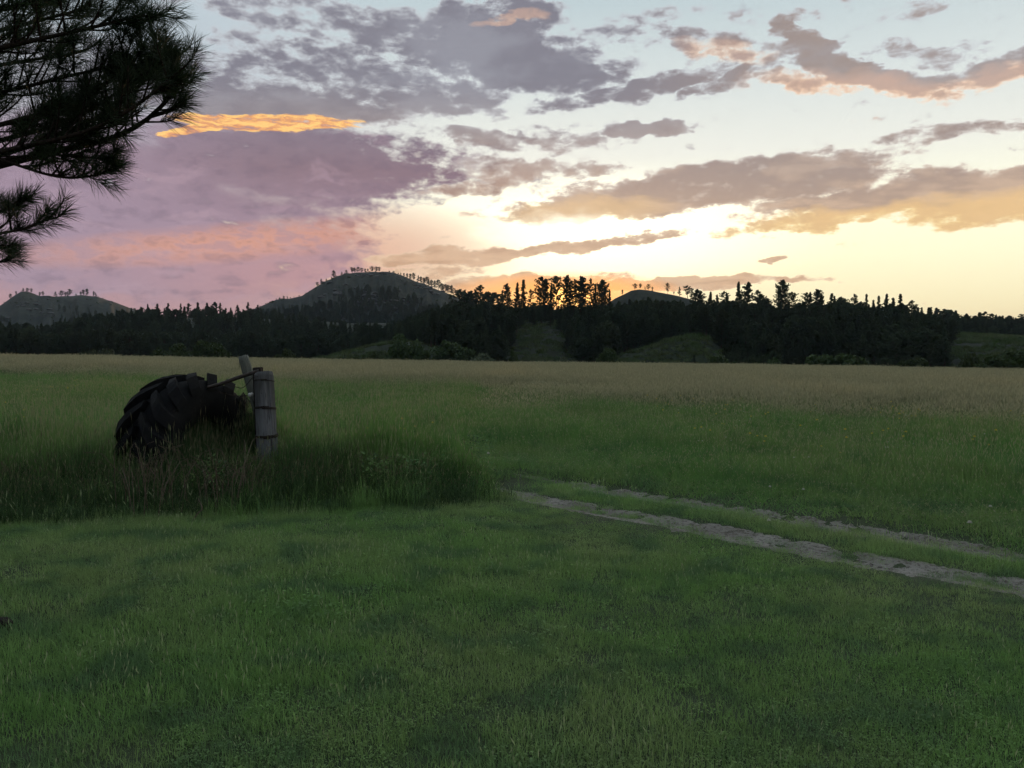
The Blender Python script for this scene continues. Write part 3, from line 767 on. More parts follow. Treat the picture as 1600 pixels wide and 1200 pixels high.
def bush(px, top, width_px, D, kind, v, label, group='bushes along the creek', name='bush'):
    X, Z = ray(px, top); k = D / math.hypot(X, 1)
    x, y = X * k, k
    zb = float(land_z(np.array([x]), np.array([y]))[0]) - 0.1
    h = CAMZ + Z * k - zb
    w = width_px * D / FPX
    root = bpy.data.objects.new(name, None); C.objects.link(root)
    root.location = (x, y, zb); root.rotation_euler = (0, 0, px * 0.37)
    fl = {'b': 0.62, 'p': 0.42, 't': 1.05}[kind] * 0.86
    root.scale = (w * 1.15, w * 1.15, max(0.8, h) / fl)
    st, fo = {'b': BUSH, 'p': PALE, 't': BROAD}[kind][v]
    link('stems', st, root); link('foliage', fo, root)
    tag(root, label, 'bush' if name == 'bush' else 'tree', group)
bush(150, 543, 52, 150, 'p', 0, 'small pale green bush at the far edge of the field, left')
bush(268, 527, 60, 185, 't', 0, 'rounded broadleaf tree, left of two behind the tyre', name='broadleaf_tree', group='broadleaf trees along the creek')
bush(322, 523, 66, 185, 't', 1, 'rounded broadleaf tree, right of two behind the tyre', name='broadleaf_tree', group='broadleaf trees along the creek')
bush(446, 533, 46, 175, 't', 2, 'dark rounded tree just right of the fence posts', name='broadleaf_tree', group='broadleaf trees along the creek')
bush(572, 546, 58, 165, 'b', 0, 'dark bush on the grassy mound below the round hill')
bush(632, 508, 60, 195, 't', 0, 'tall dark tree at the right end of the grassy mound', name='broadleaf_tree', group='broadleaf trees along the creek')
bush(668, 540, 26, 170, 't', 1, 'small shrubby tree right of the grassy mound', name='broadleaf_tree', group='broadleaf trees along the creek')
bush(753, 552, 66, 160, 'p', 1, 'broad pale bush at the middle of the field edge')
bush(705, 520, 70, 205, 't', 2, 'dark tree behind the broad pale bush', name='broadleaf_tree', group='broadleaf trees along the creek')
bush(803, 536, 18, 170, 't', 0, 'slim dark little tree beside the open green gap', name='broadleaf_tree', group='broadleaf trees along the creek')
bush(890, 556, 40, 160, 'p', 0, 'low pale bush at the right of the green gap')
bush(946, 536, 42, 175, 't', 1, 'rounded dark tree at the foot of the creek mound', name='broadleaf_tree', group='broadleaf trees along the creek')
bush(968, 560, 30, 160, 'b', 1, 'low dark bush before the creek mound')
bush(1128, 552, 60, 170, 'b', 2, 'dark bush at the right end of the creek mound')
bush(1200, 557, 50, 170, 'b', 0, 'low dark bush below the tallest pine')
bush(1310, 545, 90, 175, 'b', 1, 'wide dark bush under the right pine slope')
bush(1420, 556, 70, 170, 'b', 2, 'dark bush left of the right meadow')
bush(1525, 548, 60, 165, 'b', 0, 'dark bush at the lower edge of the right meadow')
bush(1582, 530, 84, 160, 't', 2, 'large dark broadleaf shrub at the right edge', name='broadleaf_tree', group='broadleaf trees along the creek')

def slope_scrub():
    """low sage and juniper dotted over the open slopes and mounds"""
    R = rng(88)
    px = R.uniform(-200, 1750, 28000); r = np.concatenate([R.uniform(170, 340, 18000), R.uniform(340, 800, 3000), R.uniform(800, 1460, 7000)])
    az = np.arctan((px - 800) / FPX); x, y = np.sin(az) * r, np.cos(az) * r
    q = fbm(x / 18, y / 18, 3) + 0.35 * fbm(x / 90, y / 90, 2)
    k = q > np.where(r > 800, 0.0, 0.0)
    x, y, r, n = x[k], y[k], r[k], k.sum()
    s = R.uniform(0.6, 2.2, n) * np.where(r > 800, 1.9, np.where(r < 340, 0.55, 1.0)) * (0.5 + R.random(n) ** 3)
    scatter('scrub', np.c_[x, y, land_z(x, y) - 0.05], R.uniform(0, 6.28, n), np.c_[s, s, s * R.uniform(0.6, 1.3, n)], R.choice(3, n), [b[1] for b in BUSH], 'low dark scrub dotted over the open slopes', 'scrub')
slope_scrub()

def slope_grass():
    """tufts of rough grass over the open mounds, so that their skin and outline are ragged"""
    R = rng(91)
    src = []
    for q in range(3):
        Rq = rng(300 + q); V, F = [], []
        for i in range(40):
            b = np.r_[Rq.uniform(-0.7, 0.7, 2), -0.05]; a = Rq.random() * 6.283; h = Rq.uniform(0.25, 0.7)
            d = np.array([math.cos(a), math.sin(a), 0]); n0 = len(V)
            V += [b - d * 0.05, b + d * 0.05, b + np.array([*Rq.normal(0, 0.16, 2), h])]; F.append((n0, n0 + 1, n0 + 2))
        src.append(mesh_from('slope_tuft', np.array(V), np.array(F), False, [M_slope]))
    n = 26000
    px = R.uniform(380, 1720, n); r = np.sqrt(R.uniform(165 ** 2, 345 ** 2, n))
    az = np.arctan((px - 800) / FPX); x, y = np.sin(az) * r, np.cos(az) * r
    k = fbm(x / 7, y / 7, 3) > -0.10
    x, y = x[k], y[k]; n = len(x)
    s = R.uniform(0.7, 1.7, n)
    scatter('slope_grass', np.c_[x, y, land_z(x, y)], R.uniform(0, 6.28, n), np.c_[s, s, s * R.uniform(0.6, 1.4, n)], R.choice(3, n), src, 'rough grass on the mounds and clearings beyond the field', 'grass')
M_slope = mat_leaf('rough slope grass', (0.080, 0.120, 0.042, 1), (0.125, 0.150, 0.066, 1), 0.35, 0.08)
slope_grass()

def hill_rocks():
    """pale rock outcrops showing through on the hill faces"""
    R = rng(95)
    m = mat_soil('pale rock', (0.13, 0.125, 0.115, 1), (0.085, 0.083, 0.078, 1), (0.05, 0.05, 0.048, 1), 0.2, 1.0, 0.8)
    src = []
    for q in range(3):
        bm = bmesh.new(); bmesh.ops.create_icosphere(bm, subdivisions=2, radius=1.0)
        for v in bm.verts:
            f_ = 1 + 0.9 * float(fbm(np.array(v.co.x * 1.4 + q * 5), np.array(v.co.y * 1.4 + v.co.z), 3))
            v.co = Vector((v.co.x * f_ * 1.3, v.co.y * f_, v.co.z * f_ * 0.5))
        me = bpy.data.meshes.new('rock'); bm.to_mesh(me); bm.free(); me.materials.append(m); src.append(me)
    px = np.r_[R.uniform(470, 700, 900), R.uniform(-20, 180, 500)]; r = np.r_[R.uniform(780, 1040, 900), R.uniform(1080, 1420, 500)]
    az = np.arctan((px - 800) / FPX); x, y = np.sin(az) * r, np.cos(az) * r
    k = fbm(x / 26, y / 26, 3) > 0.07
    x, y = x[k], y[k]; n = len(x); s = 0.8 + 3.6 * R.random(n) ** 2
    scatter('hill_rocks', np.c_[x, y, land_z(x, y)], R.uniform(0, 6.28, n), s, R.choice(3, n), src, 'pale rock outcrops on the faces of the far hills', 'rocks')
hill_rocks()

# ------------------------------------------------------------------ tyre and fence corner
def at(px, py, Y):
    X, Z = ray(px, py)
    return np.array([X * Y, Y, CAMZ + Z * Y])
def mat_rubber():
    m = material('weathered tyre rubber')
    p = wpos()
    a, b = noise3(p, 3.0, 5, 0.6), noise3(p, 30, 4, 0.6)
    col = mix(smooth(a, 0.35, 0.7), (0.010, 0.010, 0.011, 1), (0.020, 0.019, 0.018, 1))
    col = mix(smooth(a * 0.6 + b * 0.4, 0.60, 0.72), col, (0.06, 0.054, 0.045, 1))
    bsdf_out(col, 0.9, b, 0.5, 0.012, 0.12)
    return m
M_rubber = mat_rubber()
def mat_wood(name, c1, c2, c3, z=0.06, sc_=9.0, stain=None):
    m = material(name)
    tcn = node('ShaderNodeTexCoord'); mp = node('ShaderNodeMapping'); mp.inputs['Scale'].default_value = (1, 1, z)
    Sk.t.links.new(tcn.outputs['Object'], mp.inputs[0])
    a, b = noise3(mp.outputs[0], sc_, 5, 0.6), noise3(mp.outputs[0], sc_ * 5, 4, 0.65)
    col = mix(smooth(a, 0.3, 0.7), c1, c2)
    col = mix(smooth(b, 0.50, 0.66), col, c3)
    if stain:                                      # weather stain running down from the cut top
        g_ = node('ShaderNodeSeparateXYZ'); Sk.t.links.new(tcn.outputs['Object'], g_.inputs[0])
        col = mix(smooth(Sk(g_.outputs[2]) + (a - 0.5) * 1.6, stain - 0.25, stain + 0.25, 0.0, 0.75), col, (0.085, 0.082, 0.075, 1))
    bsdf_out(col, 0.9, b + a * 0.5, 0.9, 0.02, 0.15)
    return m
M_post = mat_wood('weathered grey post wood', (0.30, 0.30, 0.31, 1), (0.19, 0.19, 0.20, 1), (0.075, 0.07, 0.068, 1), stain=1.15)
M_post2 = mat_wood('lichen grey post wood', (0.22, 0.23, 0.19, 1), (0.15, 0.155, 0.13, 1), (0.07, 0.07, 0.06, 1))
M_tie = mat_wood('creosoted timber', (0.030, 0.024, 0.020, 1), (0.050, 0.042, 0.036, 1), (0.016, 0.014, 0.013, 1))
def mat_metal(name, c, rough, metal):
    m = material(name)
    a = noise3(wpos(), 40, 4)
    b = bsdf_out(mix(smooth(a, 0.4, 0.7), c, (c[0] * 0.5, c[1] * 0.4, c[2] * 0.35, 1)), rough, a, 0.3, 0.003, 0.4)
    b.inputs['Metallic'].default_value = metal
    return m
M_wire = mat_metal('rusty fence wire', (0.060, 0.048, 0.042, 1), 0.7, 0.6)
M_pipe = mat_metal('dark rusty pipe', (0.075, 0.060, 0.052, 1), 0.75, 0.3)
M_ceramic = material('white insulator'); bsdf_out((0.62, 0.60, 0.56, 1), 0.35, spec=0.5)

TY = 10.1
TYRE_C = at(303, 703, TY)
def build_tyre():
    R0, W = 0.80, 0.50
    prof = [(-0.15, 0.33), (-0.19, 0.37), (-0.235, 0.49), (-0.262, 0.62), (-0.255, 0.70), (-0.225, 0.765), (-0.15, 0.792), (0, 0.80), (0.15, 0.792), (0.225, 0.765), (0.255, 0.70),
            (0.262, 0.62), (0.235, 0.49), (0.19, 0.37), (0.15, 0.33), (0.15, 0.37), (0.215, 0.54), (0.235, 0.64), (0.20, 0.735), (0, 0.765), (-0.20, 0.735), (-0.235, 0.64), (-0.215, 0.54), (-0.15, 0.37)]
    n, k = 96, len(prof)
    V = []
    for i in range(n):
        a = i * 2 * math.pi / n
        for x, r in prof: V.append((x, math.cos(a) * r, math.sin(a) * r))
    F = [(i * k + j, i * k + (j + 1) % k, ((i + 1) % n) * k + (j + 1) % k, ((i + 1) % n) * k + j) for i in range(n) for j in range(k)]
    root = bpy.data.objects.new('tractor_tyre', None); C.objects.link(root)
    root.location = TYRE_C
    root.rotation_euler = (0, math.radians(-5), math.radians(-20))
    root.scale = (1.28, 1.16, 1.11)
    tag(root, 'big old black tractor tyre with thick lugs, half sunk in grass beside the fence posts', 'tyre')
    link('carcass', mesh_from('carcass', V, np.array(F), True, [M_rubber]), root)
    xs = np.linspace(0.015, 0.262, 7)
    rad = np.interp(xs, [0, 0.15, 0.225, 0.255, 0.262], [0.80, 0.792, 0.765, 0.72, 0.69])
    def lug_mesh(sgn):
        V, F = [], []
        for i, (x, r) in enumerate(zip(xs, rad)):
            th = 0.42 * (x - 0.015) / 0.25                      # the bar runs back towards the shoulder
            hgt = 0.095 * min(1.0, 0.75 + i * 0.08)
            wd0, wd1 = 0.072 + 0.008 * i, 0.054 + 0.008 * i       # half angles of foot and top
            out = hgt if i < 6 else hgt * 0.55
            sx = 1.0 if i < 5 else 1.0 + 0.02 * (i - 4)
            for (dth, rr) in ((-wd0, r - 0.012), (-wd1, r + out), (wd1, r + out), (wd0, r - 0.012)):
                a = th + dth
                V.append((sgn * x * sx, math.cos(a) * rr, math.sin(a) * rr))
        for i in range(6):
            b = i * 4
            for j in range(4):
                j2 = (j + 1) % 4
                F.append((b + j, b + j2, b + 4 + j2, b + 4 + j))
        F += [(0, 1, 2, 3), (27, 26, 25, 24)]
        me = mesh_from('lug', V, F, False, [M_rubber])
        bm = bmesh.new(); bm.from_mesh(me)
        bmesh.ops.recalc_face_normals(bm, faces=bm.faces)
        bm.to_mesh(me); bm.free()
        return me
    la, lb = lug_mesh(1), lug_mesh(-1)
    N = 17
    for i in range(N):
        for me, off in ((la, 0.0), (lb, 0.5)):
            o = link('lug', me, root)
            o.rotation_euler = ((i + off) * 2 * math.pi / N, 0, 0)
build_tyre()

def round_post(name, p_top, p_bot, r_top, r_bot, mat, label, seed, cut=0.0, cracks=5):
    R = rng(seed)
    p_top, p_bot = np.array(p_top), np.array(p_bot)
    L = np.linalg.norm(p_top - p_bot)
    root = bpy.data.objects.new(name, None); C.objects.link(root)
    root.location = p_bot
    root.rotation_euler = Vector(p_top - p_bot).to_track_quat('Z', 'Y').to_euler()
    sides, rings = 40, 36
    ck = R.random(cracks) * 6.283
    V, F = [], []
    for i in range(rings):
        t = i / (rings - 1)
        for k in range(sides):
            a = k * 2 * math.pi / sides
            rr = (r_bot + (r_top - r_bot) * t) * (1 + 0.05 * float(fbm(np.array(math.cos(a) * 1.3 + seed), np.array(math.sin(a) * 1.3 + t * 1.5), 3)))
            for c in ck:
                d = abs((a - c - 0.25 * (t - 0.5) + math.pi) % (2 * math.pi) - math.pi)
                if d < 0.10 and t > 0.35 + 0.3 * ((c * 7) % 1): rr -= 0.015 * (1 - d / 0.10)
            z = t * L
            if i == rings - 1: rr *= 0.93; z += 0.006
            if t > 0.9: z += cut * math.cos(a - 0.6) * (t - 0.9) * 10 + 0.012 * (R.random() - 0.5) * (t > 0.97)
            V.append((rr * math.cos(a), rr * math.sin(a), z))
    for i in range(rings - 1):
        for k in range(sides):
            k2 = (k + 1) % sides
            F.append((i * sides + k, i * sides + k2, (i + 1) * sides + k2, (i + 1) * sides + k))
    V.append((0, 0, L - 0.004)); c0 = len(V) - 1; b = (rings - 1) * sides
    F += [(b + k, b + (k + 1) % sides, c0) for k in range(sides)]
    sh = link('shaft', mesh_from('shaft', V, F, True, [mat]), root)
    tag(root, label, 'post')
    return root, L
PY = 9.9
post, PL = round_post('fence_post', at(412, 583, PY), at(421, 764, PY) - [0, 0, 0.05], 0.116, 0.135, M_post, 'thick pale grey round fence post bound with dark wire, right of the tyre', 3, 0.022, 6)
def wire_ring(root, z, r, turns=1.3, tilt=0.0, seed=0, wr=0.006):
    n = int(40 * turns); R = rng(seed)
    a = np.linspace(0, turns * 6.283, n)
    V, F = tube(np.c_[r * np.cos(a), r * np.sin(a), z + tilt * np.cos(a) + 0.012 * a / 6.283 + R.normal(0, 0.0015, n)], np.full(n, wr), 6)
    return link('wire_wrap', mesh_from('wire_wrap', V, F, True, [M_wire]), root)
wire_ring(post, PL * 0.70, 0.126, 2.1, 0.018, 1, 0.008)
wire_ring(post, PL * 0.47, 0.131, 2.3, -0.006, 2, 0.010)
wire_ring(post, PL * 0.93, 0.122, 1.1, 0.02, 4, 0.006)
lean, LL = round_post('leaning_post', at(380, 557, PY + 0.35), at(441, 760, PY + 0.42) - [0, 0, 0.1], 0.066, 0.078, M_post2, 'thin round grey post leaning left behind the thick fence post', 5, 0.006, 3)
# short squared timber set against the back of the thick post
def build_timber():
    a, b = at(403, 574, PY + 0.16), at(410, 764, PY + 0.16) - [0, 0, 0.1]
    L = np.linalg.norm(a - b)
    bm = bmesh.new()
    bmesh.ops.create_cube(bm, size=1.0)
    for v in bm.verts: v.co = Vector((v.co.x * 0.125, v.co.y * 0.10, (v.co.z + 0.5) * L))
    bmesh.ops.bevel(bm, geom=bm.edges[:], offset=0.008, segments=2, affect='EDGES')
    bmesh.ops.subdivide_edges(bm, edges=[e for e in bm.edges if abs(e.verts[0].co.z - e.verts[1].co.z) > L * 0.5], cuts=14)
    R = rng(9)
    for v in bm.verts:
        q = fbm(np.array(v.co.x * 9 + 2), np.array(v.co.z * 4 + v.co.y * 9), 3)
        v.co += Vector((float(q) * 0.018, float(q) * 0.012, float(R.normal(0, 0.004)) if v.co.z > L * 0.98 else 0))
    me = bpy.data.meshes.new('timber_post'); bm.to_mesh(me); bm.free(); me.materials.append(M_tie)
    o = link('timber_post', me, None, b, Vector(a - b).to_track_quat('Z', 'Y').to_euler())
    tag(o, 'dark squared timber post standing tight behind the thick grey post', 'post')
build_timber()
# dark pole slung from the posts down across the tyre
def curve_obj(name, pts, radii, mat, label, cat, sides=8, parent=None):
    pts = np.asarray(pts, float)
    t = np.arange(len(pts)); u = np.linspace(0, len(pts) - 1, max(24, len(pts) * 8))
    P = np.c_[[np.interp(u, t, pts[:, k]) for k in range(3)]].T
    k = np.ones(7) / 7
    Q = np.c_[[np.convolve(np.pad(P[:, j], 3, 'edge'), k, 'valid') for j in range(3)]].T
    V, F = tube(Q, np.interp(u, t, radii), sides)
    nb = len(Q) * sides
    F = F.tolist() + [tuple(range(sides))[::-1], tuple(range(nb - sides, nb))]
    o = link(name, mesh_from(name, V, F, True, [mat]), parent)
    if label: tag(o, label, cat)
    return o
curve_obj('brace_pole', [at(406, 579, PY + 0.02), at(392, 583.5, PY - 0.02), at(366, 592, PY - 0.05), at(345, 600, PY - 0.10), at(322, 606, PY - 0.14)], [0.022, 0.024, 0.024, 0.023, 0.021], M_pipe, 'thin dark pole sloping from the post tops down onto the tyre', 'pole')
curve_obj('loose_wire', [at(354, 601, PY - 0.05), at(366, 604, PY), at(378, 607, PY), at(386, 601, PY), at(394, 590, PY), at(404, 588, PY - 0.12)], [0.005] * 6, M_wire, 'loop of loose rusty wire hanging between tyre and post tops', 'wire', 6)
curve_obj('fence_wire', [at(340, 612, PY - 0.12), at(362, 618, PY - 0.05), at(380, 619, PY), at(397, 616, PY - 0.02), at(410, 614, PY - 0.13)], [0.006] * 5, M_wire, 'straight rusty wire running low from the tyre to the thick post', 'wire', 6)
def build_insulator():
    prof = [(0, 0.0), (0.016, 0.0), (0.024, 0.012), (0.024, 0.022), (0.015, 0.028), (0.015, 0.036), (0.026, 0.044), (0.024, 0.058), (0.010, 0.066), (0, 0.066)]
    V, F, n = [], [], 20
    for i in range(n):
        a = i * 6.283185 / n
        V += [(r * math.cos(a), r * math.sin(a), z) for r, z in prof]
    k = len(prof)
    F = [(i * k + j, ((i + 1) % n) * k + j, ((i + 1) % n) * k + j + 1, i * k + j + 1) for i in range(n) for j in range(k - 1)]
    o = link('insulator', mesh_from('insulator', V, F, True, [M_ceramic]), None, at(395, 612, PY - 0.02) - [0, 0, 0.03], (math.radians(100), 0, math.radians(-35)))
    tag(o, 'small white ceramic insulator fixed left of the thick post top', 'insulator')
build_insulator()

# ------------------------------------------------------------------ a dead stem, a stone, flowers on tall stalks
M_straw = mat_wood('dead straw', (0.26, 0.20, 0.15, 1), (0.17, 0.12, 0.09, 1), (0.10, 0.07, 0.055, 1), 0.3, 20)
def gz(x, y): return float(ground_z(np.array([x]), np.array([y]))[0])
x0, y0 = gpt(300, 818)
b0 = np.array([x0, y0, gz(x0, y0) - 0.03])
curve_obj('dead_stem', [b0, at(300, 816, y0), at(308, 803, y0 + 0.02), at(316, 796, y0 + 0.05), at(315, 790, y0 + 0.05), at(309, 778, y0 + 0.1)], [0.006, 0.006, 0.0055, 0.005, 0.0045, 0.003], M_straw, 'bent pale dead stem standing before the dark tall grass', 'stem', 6)
def build_stone():
    x, y = gpt(6, 990)
    bm = bmesh.new(); bmesh.ops.create_icosphere(bm, subdivisions=3, radius=1)
    for v in bm.verts:
        q = float(fbm(np.array(v.co.x * 1.6 + 4), np.array(v.co.y * 1.6 + v.co.z * 1.3), 3))
        v.co *= 1 + 0.7 * q
        v.co = Vector((v.co.x * 0.055, v.co.y * 0.04, v.co.z * 0.034))
    me = bpy.data.meshes.new('stone'); bm.to_mesh(me); bm.free(); me.materials.append(M_stone)
    me.polygons.foreach_set('use_smooth', np.ones(len(me.polygons), bool))
    tag(link('stone', me, None, (x, y, gz(x, y) + 0.03)), 'dark brown stone lying in the lawn at the left edge', 'stone')
M_stone = mat_soil('brown stone', (0.03, 0.024, 0.02, 1), (0.045, 0.035, 0.028, 1), (0.02, 0.016, 0.014, 1), 9, 40, 0.6)
build_stone()

# ------------------------------------------------------------------ the near pine, trunk out of frame at the left
M_needle = mat_leaf('long pine needles', (0.030, 0.048, 0.022, 1), (0.048, 0.068, 0.030, 1), 0.20, 4.0, 0.5, 0.3)
M_twig = mat_bark('pine twig bark', (0.060, 0.040, 0.030, 1), (0.032, 0.024, 0.020, 1), 25)
M_bark = mat_bark('ponderosa bark', (0.16, 0.085, 0.055, 1), (0.055, 0.036, 0.030, 1), 5)
def needle_shoot(R, p, d, L, n, nl, acc):
    """n needles along a shoot from p in direction d, each a narrow two-triangle blade"""
    d = d / np.linalg.norm(d)
    t = R.random(n) ** 0.8
    base = p + d * (t * L)[:, None]
    side = R.normal(size=(n, 3)); side -= (side @ d)[:, None] * d; side /= np.linalg.norm(side, axis=1)[:, None]
    spread = R.uniform(0.45, 1.15, n) * (1.15 - 0.45 * t)
    dirn = d * np.cos(spread)[:, None] + side * np.sin(spread)[:, None]
    ln = nl * R.uniform(0.7, 1.1, n)
    w = np.cross(dirn, R.normal(size=(n, 3))); w /= np.linalg.norm(w, axis=1)[:, None]
    w *= 0.0013
    mid = base + dirn * (ln * 0.55)[:, None]
    bend = np.array([0, 0, -1.0]) * (ln * R.uniform(0.0, 0.12, n))[:, None]
    tip = base + dirn * ln[:, None] + bend
    v = np.stack([base - w, base + w, mid + w * 0.95, mid - w * 0.95, tip], 1).reshape(-1, 3)
    i = np.arange(n)[:, None] * 5
    f = np.concatenate([i + [0, 1, 2], i + [0, 2, 3], i + [3, 2, 4]])
    acc.add(v, f)
PINE_X, PINE_Y = -5.2, 5.6
pine = bpy.data.objects.new('pine_tree', None); C.objects.link(pine)
pine.location = (PINE_X, PINE_Y, 0)
tag(pine, 'near pine with long drooping needles reaching in at the upper left', 'tree')
def resample(pts, n):
    pts = np.asarray(pts, float); t = np.r_[0, np.cumsum(np.linalg.norm(np.diff(pts, axis=0), axis=1))]
    u = np.linspace(0, t[-1], n)
    P = np.stack([np.interp(u, t, pts[:, k]) for k in range(3)], 1)
    k = np.array([1, 2, 3, 2, 1.]) / 9
    Q = np.stack([np.convolve(np.pad(P[:, j], 2, 'edge'), k, 'valid') for j in range(3)], 1)
    return Q, t[-1]
def limb(pts, r0, r1, foliage_from, spacing, seed, sub=0.34, nn=95, nl=0.155, up=0.45, tipn=3):
    """one limb with side shoots; points in world space, child of the pine with its needles below it"""
    R = rng(seed)
    Q, L = resample(pts, 30)
    rad = r0 + (r1 - r0) * np.linspace(0, 1, 30) ** 0.8
    W, Nd = Acc(), Acc()
    W.add(*tube(Q, rad, 7))
    s = foliage_from * L
    while s < L:
        u = s / L
        k = u * 29; i = min(28, int(k)); p = Q[i] + (Q[i + 1] - Q[i]) * (k - i)
        d = Q[min(29, i + 2)] - Q[max(0, i - 1)]; d /= np.linalg.norm(d)
        side = R.normal(size=3); side -= (side @ d) * d; side /= np.linalg.norm(side)
        side[2] = side[2] * 0.6 + up; 
        dd = d * R.uniform(0.35, 0.9) + side * 0.8; dd /= np.linalg.norm(dd)
        l2 = sub * R.uniform(0.45, 1.1) * (1.1 - 0.5 * u)
        e = p + dd * l2; e2 = e + (dd * 0.5 + np.array([0, 0, 0.5])) * l2 * 0.35
        q2, _ = resample([p, p + dd * l2 * 0.5, e, e2], 8)
        W.add(*tube(q2, np.linspace(0.007, 0.0035, 8), 4))
        needle_shoot(R, q2[3], e2 - q2[3], np.linalg.norm(e2 - q2[3]), int(nn * R.uniform(0.65, 1.05)), nl, Nd)
        if R.random() < 0.42:                        # a second fork
            d3 = dd + R.normal(0, 0.45, 3); d3[2] += 0.2; d3 /= np.linalg.norm(d3)
            l3 = l2 * R.uniform(0.4, 0.7); p3 = q2[4]
            W.add(*tube([p3, p3 + d3 * l3], [0.004, 0.003], 4))
            needle_shoot(R, p3 + d3 * l3 * 0.2, d3, l3 * 0.85, int(nn * 0.7), nl, Nd)
        s += spacing * R.uniform(0.6, 1.3)
    d = Q[-1] - Q[-4]
    for k in range(tipn):
        dj = d / np.linalg.norm(d) + R.normal(0, 0.22, 3)
        needle_shoot(R, Q[-3], dj, 0.16, nn, nl, Nd)
    off = np.array([PINE_X, PINE_Y, 0])
    for A in (W, Nd): A.v = [v - off for v in A.v]
    b = link('branch', W.mesh('branch', M_twig, True), pine)
    link('needles', Nd.mesh('needles', M_needle), b)
tx = lambda z: np.array([PINE_X + 0.02 * z, PINE_Y - 0.01 * z, z])
V, F = tube([tx(z) for z in (-0.2, 0.1, 0.6, 1.5, 3, 5, 7, 9, 11)], [0.30, 0.25, 0.215, 0.20, 0.18, 0.15, 0.11, 0.07, 0.02], 20)
link('trunk', mesh_from('trunk', V - np.array([PINE_X, PINE_Y, 0]), F, True, [M_bark]), pine)
def L_(z0, pix, **kw):
    """limb from the trunk at height z0 through (px, py, depth) points"""
    limb([tx(z0)] + [at(*p) for p in pix], **kw)
# the long main limb whose tip carries the big tuft
L_(2.55, [(-60, 272, 5.3), (0, 258, 5.1), (95, 234, 5.0), (160, 222, 4.9), (225, 198, 4.85), (262, 160, 4.8), (290, 118, 4.8)], r0=0.05, r1=0.010, foliage_from=0.62, spacing=0.050, seed=1, sub=0.30, nn=100, up=0.3)
L_(2.7, [(-30, 250, 5.2), (60, 225, 5.0), (130, 196, 4.9), (185, 168, 4.85), (235, 120, 4.8), (262, 80, 4.8)], r0=0.035, r1=0.008, foliage_from=0.52, spacing=0.048, seed=2, sub=0.34, nn=95, up=0.35)
L_(2.75, [(-40, 205, 5.0), (40, 185, 4.9), (110, 165, 4.9), (165, 130, 4.8), (215, 100, 4.8)], r0=0.035, r1=0.008, foliage_from=0.40, spacing=0.055, seed=3, sub=0.36, nn=90)
L_(3.0, [(-40, 150, 4.9), (30, 140, 4.8), (90, 121, 4.8), (150, 110, 4.75), (210, 96, 4.8)], r0=0.03, r1=0.007, foliage_from=0.32, spacing=0.06, seed=4, sub=0.34, nn=85)
L_(3.3, [(-60, 90, 4.7), (20, 70, 4.6), (90, 55, 4.6), (160, 40, 4.6), (225, 22, 4.6)], r0=0.035, r1=0.008, foliage_from=0.30, spacing=0.05, seed=5, sub=0.36, nn=90)
L_(3.6, [(-60, 30, 4.8), (30, 8, 4.7), (110, -8, 4.7), (180, -10, 4.7), (228, -6, 4.7)], r0=0.035, r1=0.008, foliage_from=0.28, spacing=0.048, seed=6, sub=0.38, nn=90)
L_(3.5, [(-50, 60, 5.4), (30, 40, 5.3), (100, 22, 5.2), (150, 10, 5.2)], r0=0.03, r1=0.008, foliage_from=0.25, spacing=0.05, seed=7, sub=0.36, nn=85)
L_(3.2, [(-60, 110, 5.5), (10, 100, 5.4), (70, 90, 5.3), (120, 84, 5.3)], r0=0.03, r1=0.008, foliage_from=0.30, spacing=0.055, seed=8, sub=0.34, nn=80)
L_(2.5, [(-30, 240, 5.0), (26, 257, 4.9), (75, 275, 4.85), (116, 283, 4.8), (172, 270, 4.8), (186, 262, 4.8)], r0=0.022, r1=0.006, foliage_from=0.76, spacing=0.045, seed=9, sub=0.20, nn=70, nl=0.13, up=0.7)
L_(2.6, [(0, 248, 5.0), (90, 238, 4.9), (140, 250, 4.85), (190, 246, 4.8)], r0=0.02, r1=0.006, foliage_from=0.80, spacing=0.055, seed=10, sub=0.16, nn=55, nl=0.12, up=0.1)
L_(2.1, [(-60, 372, 4.9), (0, 364, 4.8), (38, 360, 4.75), (68, 349, 4.75), (92, 332, 4.75)], r0=0.025, r1=0.006, foliage_from=0.70, spacing=0.055, seed=11, sub=0.20, nn=70, nl=0.13, up=0.6)
L_(2.2, [(-70, 345, 5.0), (-20, 340, 4.9), (10, 330, 4.9), (25, 312, 4.9)], r0=0.022, r1=0.006, foliage_from=0.60, spacing=0.05, seed=12, sub=0.26, nn=80, nl=0.14, up=0.6)
L_(1.95, [(-70, 420, 5.0), (0, 410, 4.9), (22, 405, 4.9), (32, 398, 4.9)], r0=0.018, r1=0.005, foliage_from=0.80, spacing=0.06, seed=13, sub=0.13, nn=55, nl=0.12, up=0.4)
L_(2.05, [(-60, 395, 4.7), (-10, 388, 4.6), (14, 380, 4.6)], r0=0.018, r1=0.005, foliage_from=0.75, spacing=0.07, seed=14, sub=0.15, nn=50, nl=0.12, up=0.4)
L_(2.8, [(20, 215, 5.3), (110, 190, 5.2), (180, 150, 5.1), (235, 105, 5.05), (280, 85, 5.0)], r0=0.03, r1=0.008, foliage_from=0.68, spacing=0.06, seed=15, sub=0.30, nn=85, up=0.6)
L_(2.75, [(40, 228, 4.7), (150, 205, 4.6), (215, 165, 4.55), (262, 130, 4.5), (285, 105, 4.5)], r0=0.028, r1=0.008, foliage_from=0.66, spacing=0.055, seed=16, sub=0.28, nn=85, up=0.5)
